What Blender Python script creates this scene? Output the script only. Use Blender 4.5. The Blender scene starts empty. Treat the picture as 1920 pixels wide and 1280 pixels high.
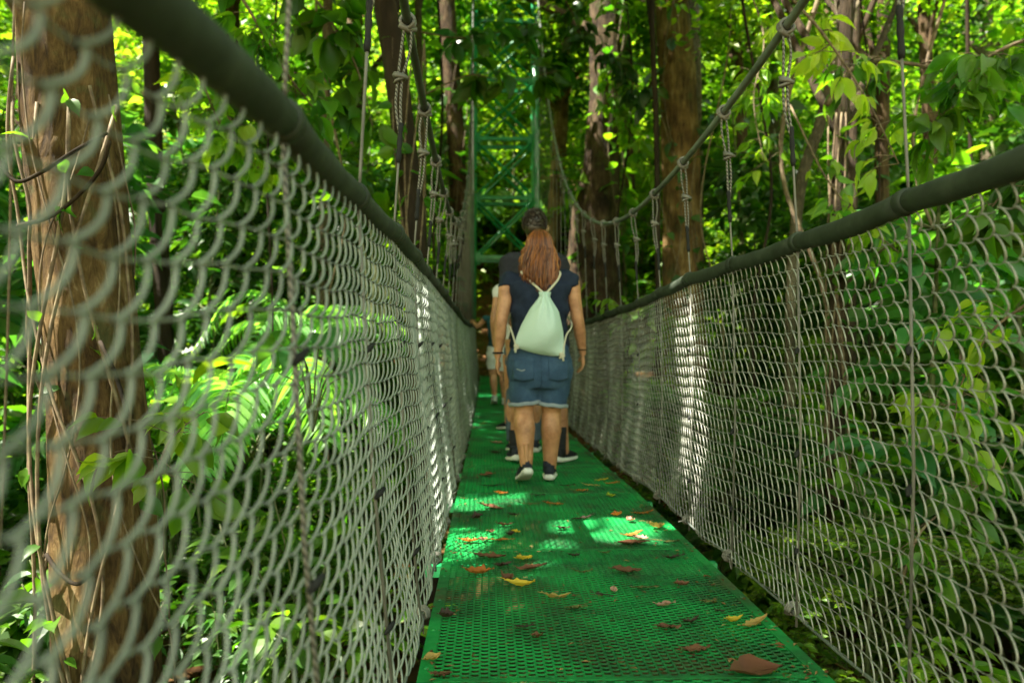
import bpy, math, random
import numpy as np
from mathutils import Vector, Matrix
PI = math.pi
rng = np.random.default_rng(7)
random.seed(7)
scene = bpy.context.scene
COL = scene.collection
A = np.array

# ------------------------------------------------------------------ mesh helpers
class MB:
    """collects verts / polygons, builds ONE mesh object"""
    def __init__(s): s.v = []; s.n = 0; s.f = {}; s.uv = None
    def add(s, v, *faces):
        v = np.asarray(v, dtype=float).reshape(-1, 3)
        for f in faces:
            f = np.asarray(f, dtype=np.int64)
            if f.size == 0: continue
            s.f.setdefault(f.shape[1], []).append(f + s.n)
        s.v.append(v); s.n += len(v)
        return s
    def mesh(s, name, smooth=True):
        V = np.concatenate(s.v) if s.v else np.zeros((0, 3))
        me = bpy.data.meshes.new(name)
        loops = []; tot = []
        for k, fl in s.f.items():
            F = np.concatenate(fl)
            loops.append(F.reshape(-1)); tot.append(np.full(len(F), k, dtype=np.int32))
        L = np.concatenate(loops).astype(np.int32); T = np.concatenate(tot)
        S = np.concatenate([[0], np.cumsum(T)[:-1]]).astype(np.int32)
        me.vertices.add(len(V)); me.vertices.foreach_set('co', V.astype(np.float32).reshape(-1))
        me.loops.add(len(L)); me.loops.foreach_set('vertex_index', L)
        me.polygons.add(len(T)); me.polygons.foreach_set('loop_start', S); me.polygons.foreach_set('loop_total', T)
        me.update(calc_edges=True); me.validate()
        me.polygons.foreach_set('use_smooth', np.full(len(me.polygons), smooth, dtype=bool))
        me.update()
        return me
    def build(s, name, mat, parent=None, smooth=True, loc=None):
        me = s.mesh(name, smooth)
        me.materials.append(mat)
        return link(name, me, parent, loc)

def link(name, me, parent=None, loc=None):
    o = bpy.data.objects.new(name, me); COL.objects.link(o)
    if parent is not None: o.parent = parent
    if loc is not None: o.location = loc
    return o
def empty(name, loc=(0, 0, 0), rz=0):
    o = bpy.data.objects.new(name, None); COL.objects.link(o)
    o.location = loc; o.rotation_euler = (0, 0, rz); o.empty_display_size = 0.1
    return o
def tag(o, label=None, cat=None, group=None, kind=None):
    if label: o['label'] = label
    if cat: o['category'] = cat
    if group: o['group'] = group
    if kind: o['kind'] = kind
    return o
def copy_tree(o, kids, parent=None):
    c = o.copy(); COL.objects.link(c)
    if parent is not None: c.parent = parent
    for ch in kids.get(o.name, []):
        copy_tree(ch, kids, c)
    return c

def norm(v):
    v = np.asarray(v, float); return v / (np.linalg.norm(v, axis=-1, keepdims=True) + 1e-12)
def tube(P, R, sides=6, cap=True, ref=None, flat=1.0):
    """swept tube; R scalar/array; flat scales second axis"""
    P = np.asarray(P, float); n = len(P)
    R = np.full(n, R) if np.isscalar(R) else np.asarray(R, float)
    T = np.gradient(P, axis=0); T = norm(T)
    if ref is None:
        ref = A([0, 0, 1.0]) if abs(T[0][2]) < .8 else A([1.0, 0, 0])
    ref = np.asarray(ref, float)
    N = []; cur = ref
    for t in T:
        u = cur - t * np.dot(cur, t)
        l = np.linalg.norm(u)
        u = u / l if l > 1e-6 else norm(np.cross(t, [0.3, 1, .2])); N.append(u); cur = u
    N = A(N); B = np.cross(T, N)
    a = np.arange(sides) * 2 * PI / sides
    V = P[:, None] + R[:, None, None] * (np.cos(a)[None, :, None] * N[:, None] + flat * np.sin(a)[None, :, None] * B[:, None])
    i = np.arange(n - 1)[:, None] * sides; j = np.arange(sides)[None]; k = (j + 1) % sides
    Q = np.stack([i + j, i + k, i + sides + k, i + sides + j], -1).reshape(-1, 4)
    V = V.reshape(-1, 3)
    if not cap: return V, Q
    V = np.concatenate([V, P[:1], P[-1:]]); c0 = n * sides; c1 = c0 + 1
    jj = np.arange(sides); kk = (jj + 1) % sides
    T0 = np.stack([kk, jj, np.full(sides, c0)], -1)
    o = (n - 1) * sides
    T1 = np.stack([o + jj, o + kk, np.full(sides, c1)], -1)
    return V, Q, np.concatenate([T0, T1])
def box(c, s, M=None):
    c = A(c, float); h = A(s, float) / 2
    V = A([[x, y, z] for x in (-1, 1) for y in (-1, 1) for z in (-1, 1)]) * h
    if M is not None: V = V @ A(M).T
    F = [[0, 1, 3, 2], [4, 6, 7, 5], [0, 4, 5, 1], [2, 3, 7, 6], [0, 2, 6, 4], [1, 5, 7, 3]]
    return V + c, F
def loft(rings, n=20, cap=True):
    """rings: (centre, rx, ry[, power]) stacked, ellipse in XY plane at centre"""
    a = np.arange(n) * 2 * PI / n; V = []
    for r in rings:
        c, rx, ry = A(r[0], float), r[1], r[2]
        p = r[3] if len(r) > 3 else 1.0
        cx = np.sign(np.cos(a)) * np.abs(np.cos(a)) ** p; sy = np.sign(np.sin(a)) * np.abs(np.sin(a)) ** p
        V.append(c + np.stack([cx * rx, sy * ry, 0 * a], -1))
    m = len(rings); V = np.concatenate(V)
    i = np.arange(m - 1)[:, None] * n; j = np.arange(n)[None]; k = (j + 1) % n
    Q = np.stack([i + j, i + k, i + n + k, i + n + j], -1).reshape(-1, 4)
    if not cap: return V, Q
    V = np.concatenate([V, [A(rings[0][0], float)], [A(rings[-1][0], float)]])
    jj = np.arange(n); kk = (jj + 1) % n
    T = np.concatenate([np.stack([kk, jj, np.full(n, m * n)], -1), np.stack([(m - 1) * n + jj, (m - 1) * n + kk, np.full(n, m * n + 1)], -1)])
    return V, Q, T
def ball(c, r, n=12, m=8):
    r = np.full(3, r) if np.isscalar(r) else A(r)
    rings = [((c[0], c[1], c[2] + r[2] * math.sin(t)), r[0] * math.cos(t) + 1e-5, r[1] * math.cos(t) + 1e-5) for t in np.linspace(-PI / 2 + .02, PI / 2 - .02, m)]
    return loft(rings, n)
def smoothpath(P, k=6):
    P = np.asarray(P, float); n = len(P); out = []
    Q = np.concatenate([[2 * P[0] - P[1]], P, [2 * P[-1] - P[-2]]])
    for i in range(n - 1):
        p0, p1, p2, p3 = Q[i:i + 4]
        for t in np.arange(k) / k:
            out.append(.5 * ((2 * p1) + (-p0 + p2) * t + (2 * p0 - 5 * p1 + 4 * p2 - p3) * t * t + (-p0 + 3 * p1 - 3 * p2 + p3) * t ** 3))
    out.append(P[-1]); return A(out)

# ------------------------------------------------------------------ materials
def new_mat(name):
    m = bpy.data.materials.new(name); m.use_nodes = True
    nt = m.node_tree; b = nt.nodes['Principled BSDF']
    return m, nt, b
def ramp(nt, cols, pos=None):
    r = nt.nodes.new('ShaderNodeValToRGB'); e = r.color_ramp.elements
    pos = pos or [i / (len(cols) - 1) for i in range(len(cols))]
    e[0].position = pos[0]; e[0].color = (*cols[0], 1); e[1].position = pos[-1]; e[1].color = (*cols[-1], 1)
    for p, c in list(zip(pos, cols))[1:-1]:
        q = e.new(p); q.color = (*c, 1)
    return r
def noise(nt, scale, detail=5, rough=.6, stretch=None, coord='Object'):
    tc = nt.nodes.new('ShaderNodeTexCoord'); n = nt.nodes.new('ShaderNodeTexNoise')
    n.inputs['Scale'].default_value = scale; n.inputs['Detail'].default_value = detail; n.inputs['Roughness'].default_value = rough
    if stretch:
        mp = nt.nodes.new('ShaderNodeMapping'); mp.inputs['Scale'].default_value = stretch
        nt.links.new(tc.outputs[coord], mp.inputs[0]); nt.links.new(mp.outputs[0], n.inputs[0])
    else: nt.links.new(tc.outputs[coord], n.inputs[0])
    return n
def bump(nt, b, src, strength=.4, dist=.01):
    bp = nt.nodes.new('ShaderNodeBump'); bp.inputs['Strength'].default_value = strength; bp.inputs['Distance'].default_value = dist
    nt.links.new(src, bp.inputs['Height']); nt.links.new(bp.outputs[0], b.inputs['Normal']); return bp
def surf(name, cols, scale=8, rough=.6, metal=0, bumpv=.3, bdist=.005, stretch=None, spec=.5, detail=6, pos=None):
    m, nt, b = new_mat(name)
    n = noise(nt, scale, detail, .6, stretch)
    pos = pos or list(np.linspace(.3, .7, len(cols)))
    r = ramp(nt, cols, pos)
    nt.links.new(n.outputs['Fac'], r.inputs[0]); nt.links.new(r.outputs[0], b.inputs['Base Color'])
    b.inputs['Roughness'].default_value = rough; b.inputs['Metallic'].default_value = metal; b.inputs['Specular IOR Level'].default_value = spec
    if bumpv: bump(nt, b, n.outputs['Fac'], bumpv, bdist)
    return m
def leafmat(name, cols, trans=.45, rough=.42, spec=.4, tcol=None, obj_var=.25):
    m, nt, b = new_mat(name)
    g = nt.nodes.new('ShaderNodeNewGeometry'); r = ramp(nt, cols)
    nt.links.new(g.outputs['Random Per Island'], r.inputs[0])
    oi = nt.nodes.new('ShaderNodeObjectInfo')
    hs = nt.nodes.new('ShaderNodeHueSaturation')
    mr = nt.nodes.new('ShaderNodeMapRange'); mr.inputs['To Min'].default_value = 1 - obj_var; mr.inputs['To Max'].default_value = 1 + obj_var
    nt.links.new(oi.outputs['Random'], mr.inputs['Value']); nt.links.new(mr.outputs[0], hs.inputs['Value'])
    n = noise(nt, 3.0, 2, .5)
    mx = nt.nodes.new('ShaderNodeMapRange'); mx.inputs['From Min'].default_value = .3; mx.inputs['From Max'].default_value = .7
    mx.inputs['To Min'].default_value = .475; mx.inputs['To Max'].default_value = .52
    nt.links.new(n.outputs['Fac'], mx.inputs['Value']); nt.links.new(mx.outputs[0], hs.inputs['Hue'])
    nt.links.new(r.outputs[0], hs.inputs['Color']); nt.links.new(hs.outputs[0], b.inputs['Base Color'])
    b.inputs['Roughness'].default_value = rough; b.inputs['Specular IOR Level'].default_value = spec
    tr = nt.nodes.new('ShaderNodeBsdfTranslucent')
    gm = nt.nodes.new('ShaderNodeMixRGB'); gm.blend_type = 'MULTIPLY'; gm.inputs[0].default_value = 1
    gm.inputs[2].default_value = (*(tcol or (2.9, 2.9, .7)), 1)
    nt.links.new(hs.outputs[0], gm.inputs[1]); nt.links.new(gm.outputs[0], tr.inputs[0])
    mix = nt.nodes.new('ShaderNodeMixShader'); mix.inputs[0].default_value = trans
    out = nt.nodes['Material Output']
    nt.links.new(b.outputs[0], mix.inputs[1]); nt.links.new(tr.outputs[0], mix.inputs[2]); nt.links.new(mix.outputs[0], out.inputs[0])
    return m

M = {}
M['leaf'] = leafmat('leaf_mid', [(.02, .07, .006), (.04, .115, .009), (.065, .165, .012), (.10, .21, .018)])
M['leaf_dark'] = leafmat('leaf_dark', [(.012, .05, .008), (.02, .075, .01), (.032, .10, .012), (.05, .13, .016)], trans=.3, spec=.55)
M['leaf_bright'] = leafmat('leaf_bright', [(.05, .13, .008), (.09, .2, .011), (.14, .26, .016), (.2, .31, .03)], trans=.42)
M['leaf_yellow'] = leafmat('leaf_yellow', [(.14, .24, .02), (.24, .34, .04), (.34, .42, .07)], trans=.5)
M['leaf_far_lightened'] = leafmat('leaf_far_lightened', [(.05, .12, .012), (.09, .18, .018), (.15, .25, .03), (.22, .32, .06)], trans=.45)  # leaf colours lightened so the far forest looks sunlit
M['leaf_palm'] = leafmat('leaf_palm', [(.06, .18, .04), (.11, .27, .07), (.17, .34, .11)], trans=.42, spec=.7, rough=.35)
M['leaf_big'] = leafmat('leaf_big', [(.03, .13, .03), (.05, .18, .045), (.07, .2, .04)], trans=.35, spec=.6, rough=.38)
M['leaf_grey'] = leafmat('leaf_grey', [(.07, .15, .09), (.09, .18, .1)], trans=.3, spec=.5)
def barkmat(name, cols, sc=1.0, st=.18, bd=.022):
    m, nt, b = new_mat(name)
    tc = nt.nodes.new('ShaderNodeTexCoord'); mp = nt.nodes.new('ShaderNodeMapping'); mp.inputs['Scale'].default_value = (1, 1, st)
    nt.links.new(tc.outputs['Object'], mp.inputs[0])
    n1 = nt.nodes.new('ShaderNodeTexNoise'); n1.inputs['Scale'].default_value = 26 * sc; n1.inputs['Detail'].default_value = 10; n1.inputs['Roughness'].default_value = .7; n1.inputs['Distortion'].default_value = .6
    nt.links.new(mp.outputs[0], n1.inputs[0])
    n2 = noise(nt, 2.3, 4, .6); r = ramp(nt, cols, list(np.linspace(.38, .64, len(cols))))
    mx = nt.nodes.new('ShaderNodeMixRGB'); mx.inputs[0].default_value = .45
    nt.links.new(n1.outputs['Fac'], mx.inputs[1]); nt.links.new(n2.outputs['Fac'], mx.inputs[2]); nt.links.new(mx.outputs[0], r.inputs[0])
    # moss and lichen patches of their own shape
    n3 = noise(nt, 5, 5, .7); r3 = ramp(nt, [(0, 0, 0), (.55, .55, .55)], [.56, .66]); nt.links.new(n3.outputs['Fac'], r3.inputs[0])
    m3 = nt.nodes.new('ShaderNodeMixRGB'); nt.links.new(r3.outputs[0], m3.inputs[0]); nt.links.new(r.outputs[0], m3.inputs[1]); m3.inputs[2].default_value = (.07, .085, .03, 1)
    nt.links.new(m3.outputs[0], b.inputs['Base Color']); b.inputs['Roughness'].default_value = .85; b.inputs['Specular IOR Level'].default_value = .2
    v = nt.nodes.new('ShaderNodeTexVoronoi'); v.feature = 'DISTANCE_TO_EDGE'; v.inputs['Scale'].default_value = 16 * sc; nt.links.new(mp.outputs[0], v.inputs[0])
    ad = nt.nodes.new('ShaderNodeMath'); ad.operation = 'MULTIPLY_ADD'; nt.links.new(n1.outputs['Fac'], ad.inputs[0]); ad.inputs[1].default_value = 2.0; nt.links.new(v.outputs['Distance'], ad.inputs[2])
    bump(nt, b, ad.outputs[0], 1, bd); return m
M['bark'] = surf('bark_brown', [(.03, .017, .008), (.1, .055, .025), (.2, .12, .055), (.3, .2, .1)], 5, .85, 0, 1, .03, (1, 1, .22), .2, 8, [.25, .42, .58, .8])
M['bark_warm'] = surf('bark_warm', [(.05, .028, .012), (.17, .09, .03), (.34, .2, .075), (.5, .34, .17)], 4, .8, 0, .9, .02, (1, 1, .25), .25, 9, [.28, .42, .56, .75])
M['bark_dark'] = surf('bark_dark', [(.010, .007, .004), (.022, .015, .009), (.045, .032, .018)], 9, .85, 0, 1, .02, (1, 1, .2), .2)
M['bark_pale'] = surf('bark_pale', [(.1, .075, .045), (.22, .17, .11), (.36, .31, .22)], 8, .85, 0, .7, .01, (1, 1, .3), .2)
M['bark_red'] = surf('bark_red', [(.05, .022, .012), (.13, .055, .028), (.2, .1, .05)], 8, .8, 0, .7, .01, (1, 1, .3), .2)
M['stem'] = surf('stem_green', [(.03, .05, .012), (.08, .1, .03), (.14, .13, .06)], 14, .7, 0, .3, .003)
M['vine'] = surf('vine_brown', [(.05, .035, .018), (.13, .09, .05), (.2, .17, .09)], 20, .8, 0, .4, .003)
M['bark'] = barkmat('bark_brown', [(.018, .011, .006), (.055, .034, .017), (.11, .07, .036), (.2, .14, .08)])
M['bark_warm'] = barkmat('bark_warm', [(.03, .017, .008), (.10, .058, .022), (.20, .125, .045), (.36, .26, .14)], .8, .14)
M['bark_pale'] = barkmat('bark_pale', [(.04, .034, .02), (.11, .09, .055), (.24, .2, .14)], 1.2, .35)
M['bark_red'] = barkmat('bark_red', [(.022, .016, .010), (.055, .038, .022), (.10, .07, .042)], 1.3)
M['bark_hollow'] = barkmat('bark_hollow', [(.012, .008, .005), (.035, .022, .012), (.075, .05, .028), (.13, .09, .05)], .6, .25)
M['bark_thick'] = barkmat('bark_golden', [(.018, .011, .005), (.055, .032, .012), (.105, .064, .022), (.17, .11, .045), (.32, .24, .14)], .9, .3, .014)
M['soil'] = surf('soil', [(.025, .012, .006), (.045, .024, .010), (.10, .05, .02), (.035, .05, .012), (.19, .10, .045)], 2.2, .95, 0, 1, .06, None, .1, 10)
M['earth_bank'] = surf('earth_bank', [(.07, .03, .012), (.17, .075, .03), (.3, .15, .07)], 3, .95, 0, 1, .06, None, .1, 10)
M['litter'] = leafmat('litter', [(.06, .025, .01), (.14, .06, .02), (.24, .12, .05), (.3, .2, .08)], trans=.1, rough=.75, spec=.15, tcol=(1, 1, .8))

def wire_mat(name, c0, c1, metal, rough):
    m, nt, b = new_mat(name)
    n = noise(nt, 6, 6, .6); n2 = noise(nt, 120, 3, .6)
    r = ramp(nt, [c0, c1], [.35, .65]); nt.links.new(n.outputs['Fac'], r.inputs[0])
    nt.links.new(r.outputs[0], b.inputs['Base Color'])
    b.inputs['Metallic'].default_value = metal; b.inputs['Roughness'].default_value = rough
    bump(nt, b, n2.outputs['Fac'], .15, .001); return m
M['wire'] = wire_mat('fence_wire', (.15, .175, .15), (.25, .285, .25), .2, .5)
M['wire_dull'] = wire_mat('fence_wire_dull', (.17, .17, .145), (.31, .32, .28), .25, .45)
M['cable'] = wire_mat('cable_grey', (.09, .11, .10), (.2, .23, .21), .3, .5)
M['cable_dark'] = wire_mat('cable_dark', (.03, .038, .03), (.07, .085, .07), .2, .55)
M['rope'] = wire_mat('rope_grey', (.09, .09, .075), (.17, .165, .14), .15, .6)
M['tape'] = surf('black_tape', [(.010, .011, .011), (.02, .022, .021)], 30, .75, 0, .3, .002, None, .2)
M['rubber'] = surf('rail_sleeve', [(.014, .021, .013), (.028, .040, .026), (.055, .070, .048)], 14, .72, 0, .6, .004, None, .35, 10, [.3, .55, .8])
def rope_twist(name, c0, c1, freq, axis=2):
    m, nt, b = new_mat(name)
    tc = nt.nodes.new('ShaderNodeTexCoord'); w = nt.nodes.new('ShaderNodeTexWave'); mp = nt.nodes.new('ShaderNodeMapping')
    w.bands_direction = 'DIAGONAL'; w.inputs['Scale'].default_value = freq; w.inputs['Distortion'].default_value = .6
    nt.links.new(tc.outputs['Object'], mp.inputs[0]); nt.links.new(mp.outputs[0], w.inputs[0])
    r = ramp(nt, [c0, c1], [.1, .6]); nt.links.new(w.outputs['Fac'], r.inputs[0]); nt.links.new(r.outputs[0], b.inputs['Base Color'])
    b.inputs['Roughness'].default_value = .6; b.inputs['Metallic'].default_value = .1
    bump(nt, b, w.outputs['Fac'], .6, .003); return m
M['twist'] = rope_twist('twisted_rope', (.035, .035, .028), (.17, .165, .135), 45)
def green_paint():
    m, nt, b = new_mat('green_deck_paint')
    n = noise(nt, 2.2, 8, .65); n2 = noise(nt, 40, 4, .6)
    r = ramp(nt, [(.07, .055, .025), (.005, .085, .022), (.002, .21, .042), (.009, .30, .062)], [.3, .42, .55, .78])
    nt.links.new(n.outputs['Fac'], r.inputs[0])
    nt.links.new(r.outputs[0], b.inputs['Base Color'])
    r2 = ramp(nt, [(.38,) * 3, (.62,) * 3], [.3, .7]); nt.links.new(n2.outputs['Fac'], r2.inputs[0]); nt.links.new(r2.outputs[0], b.inputs['Roughness'])
    bump(nt, b, n2.outputs['Fac'], .25, .002); b.inputs['Specular IOR Level'].default_value = .4
    return m
M['deck'] = green_paint()
M['tower'] = surf('tower_green', [(.006, .17, .055), (.010, .28, .09), (.03, .36, .13)], 5, .4, 0, .2, .003, None, .6)
def clothmat(name, c0, c1, scale=60, rough=.85, b_=.4, stretch=None):
    m = surf(name, [c0, c1], scale, rough, 0, b_, .002, stretch, .2); return m
def skinmat(name, c0, c1):
    m = surf(name, [tuple(c * .72 for c in c0), c0, c1, tuple(c * 1.12 for c in c1)], 13, .48, 0, .25, .004, None, .4)
    b = m.node_tree.nodes['Principled BSDF']; b.inputs['Subsurface Weight'].default_value = .12
    b.inputs['Subsurface Radius'].default_value = (.02, .008, .004); b.inputs['Subsurface Scale'].default_value = .5
    return m
M['skin'] = skinmat('skin', (.40, .19, .095), (.50, .255, .135))
M['skin2'] = skinmat('skin_tan', (.32, .15, .08), (.42, .21, .12))
M['navy'] = clothmat('navy_cotton', (.010, .016, .034), (.017, .026, .05), 30)
M['charcoal'] = clothmat('charcoal_cotton', (.018, .019, .026), (.032, .033, .042), 30)
M['black_cloth'] = clothmat('black_cotton', (.01, .011, .013), (.022, .023, .026), 30)
M['white_cloth'] = clothmat('white_cotton', (.55, .55, .52), (.72, .72, .7), 12)
M['teal_cloth'] = clothmat('teal_cotton', (.01, .05, .06), (.02, .08, .09), 20)
M['cream'] = clothmat('cream_cord', (.5, .47, .36), (.66, .62, .5), 90)
M['shoe_navy'] = clothmat('shoe_mesh', (.015, .018, .03), (.03, .034, .05), 120, .7)
M['shoe_white'] = clothmat('shoe_white', (.6, .6, .56), (.75, .74, .7), 40, .6)
M['sole'] = clothmat('shoe_sole', (.55, .56, .52), (.72, .72, .68), 30, .6)
M['eye'] = surf('eye_white', [(.7, .7, .68), (.8, .8, .78)], 5, .2, 0, 0)
M['iris'] = surf('eye_iris', [(.02, .01, .005), (.04, .02, .01)], 5, .2, 0, 0)
def denim(name, cols):
    m, nt, b = new_mat(name)
    n = noise(nt, 9, 5, .6); n2 = noise(nt, 260, 2, .5, (1, 1, .35))
    r = ramp(nt, cols, [.3, .52, .78]); nt.links.new(n.outputs['Fac'], r.inputs[0])
    mx = nt.nodes.new('ShaderNodeMixRGB'); mx.blend_type = 'MULTIPLY'; mx.inputs[0].default_value = .5
    nt.links.new(r.outputs[0], mx.inputs[1]); nt.links.new(n2.outputs['Fac'], mx.inputs[2])
    nt.links.new(mx.outputs[0], b.inputs['Base Color']); b.inputs['Roughness'].default_value = .85
    bump(nt, b, n.outputs['Fac'], .5, .02); return m
M['denim'] = denim('blue_denim', [(.02, .055, .12), (.036, .09, .18), (.08, .16, .27)])
M['denim_pale'] = denim('denim_pale', [(.25, .3, .36), (.32, .38, .43), (.42, .47, .52)])
M['denim_worn'] = denim('denim_jeans', [(.05, .08, .12), (.09, .13, .18), (.14, .19, .25)])
def hairmat(name, cols):
    m, nt, b = new_mat(name)
    g = nt.nodes.new('ShaderNodeNewGeometry'); r = ramp(nt, cols); nt.links.new(g.outputs['Random Per Island'], r.inputs[0])
    nt.links.new(r.outputs[0], b.inputs['Base Color']); b.inputs['Roughness'].default_value = .38; b.inputs['Specular IOR Level'].default_value = .55
    return m
M['hair_red'] = hairmat('auburn_hair', [(.055, .016, .005), (.14, .04, .009), (.26, .08, .017), (.42, .16, .035)])
M['hair_dark'] = hairmat('dark_hair', [(.012, .008, .005), (.025, .016, .01), (.035, .022, .014)])
M['hair_black'] = hairmat('black_hair', [(.006, .006, .006), (.012, .01, .009), (.018, .015, .013)])
def bagmat():
    m, nt, b = new_mat('mint_striped_cotton')
    tc = nt.nodes.new('ShaderNodeTexCoord'); w = nt.nodes.new('ShaderNodeTexWave'); w.bands_direction = 'Z'
    w.inputs['Scale'].default_value = 42; w.inputs['Distortion'].default_value = 1.6; w.inputs['Detail'].default_value = 1; w.inputs['Detail Scale'].default_value = .4
    nt.links.new(tc.outputs['Object'], w.inputs[0])
    r = ramp(nt, [(.38, .54, .48), (.60, .75, .69)], [.1, .6]); nt.links.new(w.outputs['Fac'], r.inputs[0])
    nt.links.new(r.outputs[0], b.inputs['Base Color']); b.inputs['Roughness'].default_value = .85
    n = noise(nt, 7, 4, .5); bump(nt, b, n.outputs['Fac'], .5, .02); return m
M['bag'] = bagmat()

# ------------------------------------------------------------------ layout functions (metres; camera at x=0,y=0)
EYE = .82
def deck_z(y):
    return float(np.interp(y, [-3, 0, 4.4, 6, 9, 12, 16.3, 20], [.1, 0, 0, -.045, -.07, 0, .27, .32]))
def lrail_z(y):  return EYE + float(np.interp(y, [-.5, .25, .63, .75, 1.3, 2.3, 3.5, 6.2, 9, 12, 16.3], [.25, .27, .292, .303, .325, .35, .36, .345, .33, .38, .58]))
def rrail_z(y):  return EYE + float(np.interp(y, [-.5, .9, 1.33, 1.66, 2.3, 3.0, 3.5, 4.7, 7.4, 9, 12, 16.3], [.36, .34, .337, .33, .327, .33, .33, .29, .262, .26, .36, .58]))
def cable_z(y):
    c = .055 if y > 4.3 else .033
    return EYE + .86 + c * (y - 4.3) ** 2
LX, RX = -.286, .954
DL, DR = -.172, .86
def ground_z(x, y):
    base = np.interp(y, [-30, 4, 9, 13, 15.4, 18, 21, 27, 36, 60], [-.6, -1.75, -1.7, -.9, .22, .5, 1.9, 7.0, 17, 30])
    side = .10 * np.maximum(0, np.abs(x - .35) - 1.5) * np.clip((24 - y) / 20, .2, 1)
    side = side + .75 * np.clip(np.abs(x) - 11, 0, 16) * np.clip((np.asarray(y, float) + 6) / 8, 0, 1) * np.clip((40 - y) / 25, 0, 1)
    n = .13 * np.sin(x * 1.3 + .7 * y) + .1 * np.sin(.6 * x - 1.1 * y + 1) + .05 * np.sin(3.1 * x + 2.3 * y)
    flat = np.clip((np.abs(x - .35) - .6) / 1.5, 0, 1) if np.ndim(x) else min(1, max(0, (abs(x - .35) - .6) / 1.5))
    far = np.clip(np.asarray(y, float) - 15.5, 0, 1)
    n = n * (1 - far * (1 - flat))
    return base + side + n

# ------------------------------------------------------------------ camera
cam = bpy.data.cameras.new('camera'); co = bpy.data.objects.new('camera', cam); COL.objects.link(co)
co.location = (0, 0, EYE)
cam.sensor_width = 36; cam.lens = 36 * 1400 / 1920
cam.clip_start = .02; cam.clip_end = 400
yaw = math.atan((960 - 915) / 1400); pitch = math.atan((655 - 640) / 1400)
co.rotation_euler = (PI / 2 + pitch, 0, -yaw)
cam.dof.use_dof = True; cam.dof.focus_distance = 2.4; cam.dof.aperture_fstop = 26.25 / 10.5
scene.camera = co
def deck_pt(px, py):
    """point of the deck plane below a pixel of the photo"""
    z = EYE
    Z = 1400 * EYE / (py - 655)
    for _ in range(3): Z = 1400 * (EYE - deck_z(Z)) / (py - 655)
    return (px - 915) * Z / 1400, Z
def pt(px, py, Z): return ((px - 915) * Z / 1400, Z, EYE + (655 - py) * Z / 1400)

# ------------------------------------------------------------------ light
SUN_EL, SUN_AZ = math.radians(58), math.radians(-104)   # az measured from +Y towards +X
sd = A([math.sin(SUN_AZ) * math.cos(SUN_EL), math.cos(SUN_AZ) * math.cos(SUN_EL), math.sin(SUN_EL)])
world = bpy.data.worlds.new('World'); scene.world = world; world.use_nodes = True
nt = world.node_tree; bg = nt.nodes['Background']; sky = nt.nodes.new('ShaderNodeTexSky'); sky.sky_type = 'NISHITA'; sky.sun_disc = False
sky.sun_elevation = SUN_EL; sky.sun_rotation = SUN_AZ
tint = nt.nodes.new('ShaderNodeMixRGB'); tint.blend_type = 'MULTIPLY'; tint.inputs[0].default_value = 1; tint.inputs[2].default_value = (1.3, 1.04, .54, 1)   # hazy, warm-balanced sky
nt.links.new(sky.outputs[0], tint.inputs[1]); nt.links.new(tint.outputs[0], bg.inputs[0]); bg.inputs[1].default_value = .15
L = bpy.data.lights.new('sun', 'SUN'); L.energy = 5; L.angle = math.radians(.53); L.color = (1, .93, .8)
lo = bpy.data.objects.new('sun', L); COL.objects.link(lo); lo.location = tuple(sd * 50)
lo.rotation_euler = Vector(tuple(sd)).to_track_quat('Z', 'Y').to_euler()
scene.view_settings.view_transform = 'Standard'; scene.view_settings.look = 'None'
scene.view_settings.exposure = 2.5; scene.view_settings.gamma = 1
scene.render.engine = 'CYCLES'
scene.cycles.max_bounces = 7; scene.cycles.diffuse_bounces = 4; scene.cycles.glossy_bounces = 2; scene.cycles.transmission_bounces = 4
scene.cycles.transparent_max_bounces = 6; scene.cycles.caustics_reflective = False; scene.cycles.caustics_refractive = False
scene.cycles.sample_clamp_indirect = 4

# ------------------------------------------------------------------ leaves (vectorised)
def tpl(kind):
    if kind == 'lo':    # 5 verts, 4 tris
        v = A([[0, 0, 0], [.45, .5, .07], [.45, -.5, .07], [.5, 0, -.02], [1, 0, -.08]])
        t = A([[0, 3, 1], [0, 2, 3], [1, 3, 4], [3, 2, 4]]); return v, t
    if kind == 'hi':    # ovate with fold and drip tip
        a = [0, .12, .32, .55, .78, .92, 1.05]; w = [0, .3, .5, .47, .27, .08, 0]; d = [0, .02, .03, .0, -.06, -.12, -.2]
    elif kind == 'blade':
        a = [0, .15, .35, .6, .85, 1]; w = [.08, .42, .5, .46, .25, 0]; d = [0, .06, .1, .06, -.08, -.22]
    elif kind == 'heart':
        a = [-.0, -.16, .0, .25, .55, .8, 1]; w = [0, .3, .5, .52, .34, .14, 0]; d = [0, .03, .03, .02, -.04, -.12, -.22]
    V = []; T = []
    n = len(a)
    for i in range(n):
        up = .10 * (w[i] / .5)
        V += [[a[i], w[i], d[i] + up], [max(a[i], 0) if kind == 'heart' else a[i], 0, d[i]], [a[i], -w[i], d[i] + up]]
    for i in range(n - 1):
        p = 3 * i; q = p + 3
        T += [[p, p + 1, q + 1], [p, q + 1, q], [p + 1, p + 2, q + 2], [p + 1, q + 2, q + 1]]
    return A(V), A(T)
TPL = {k: tpl(k) for k in ('lo', 'hi', 'blade', 'heart')}
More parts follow.
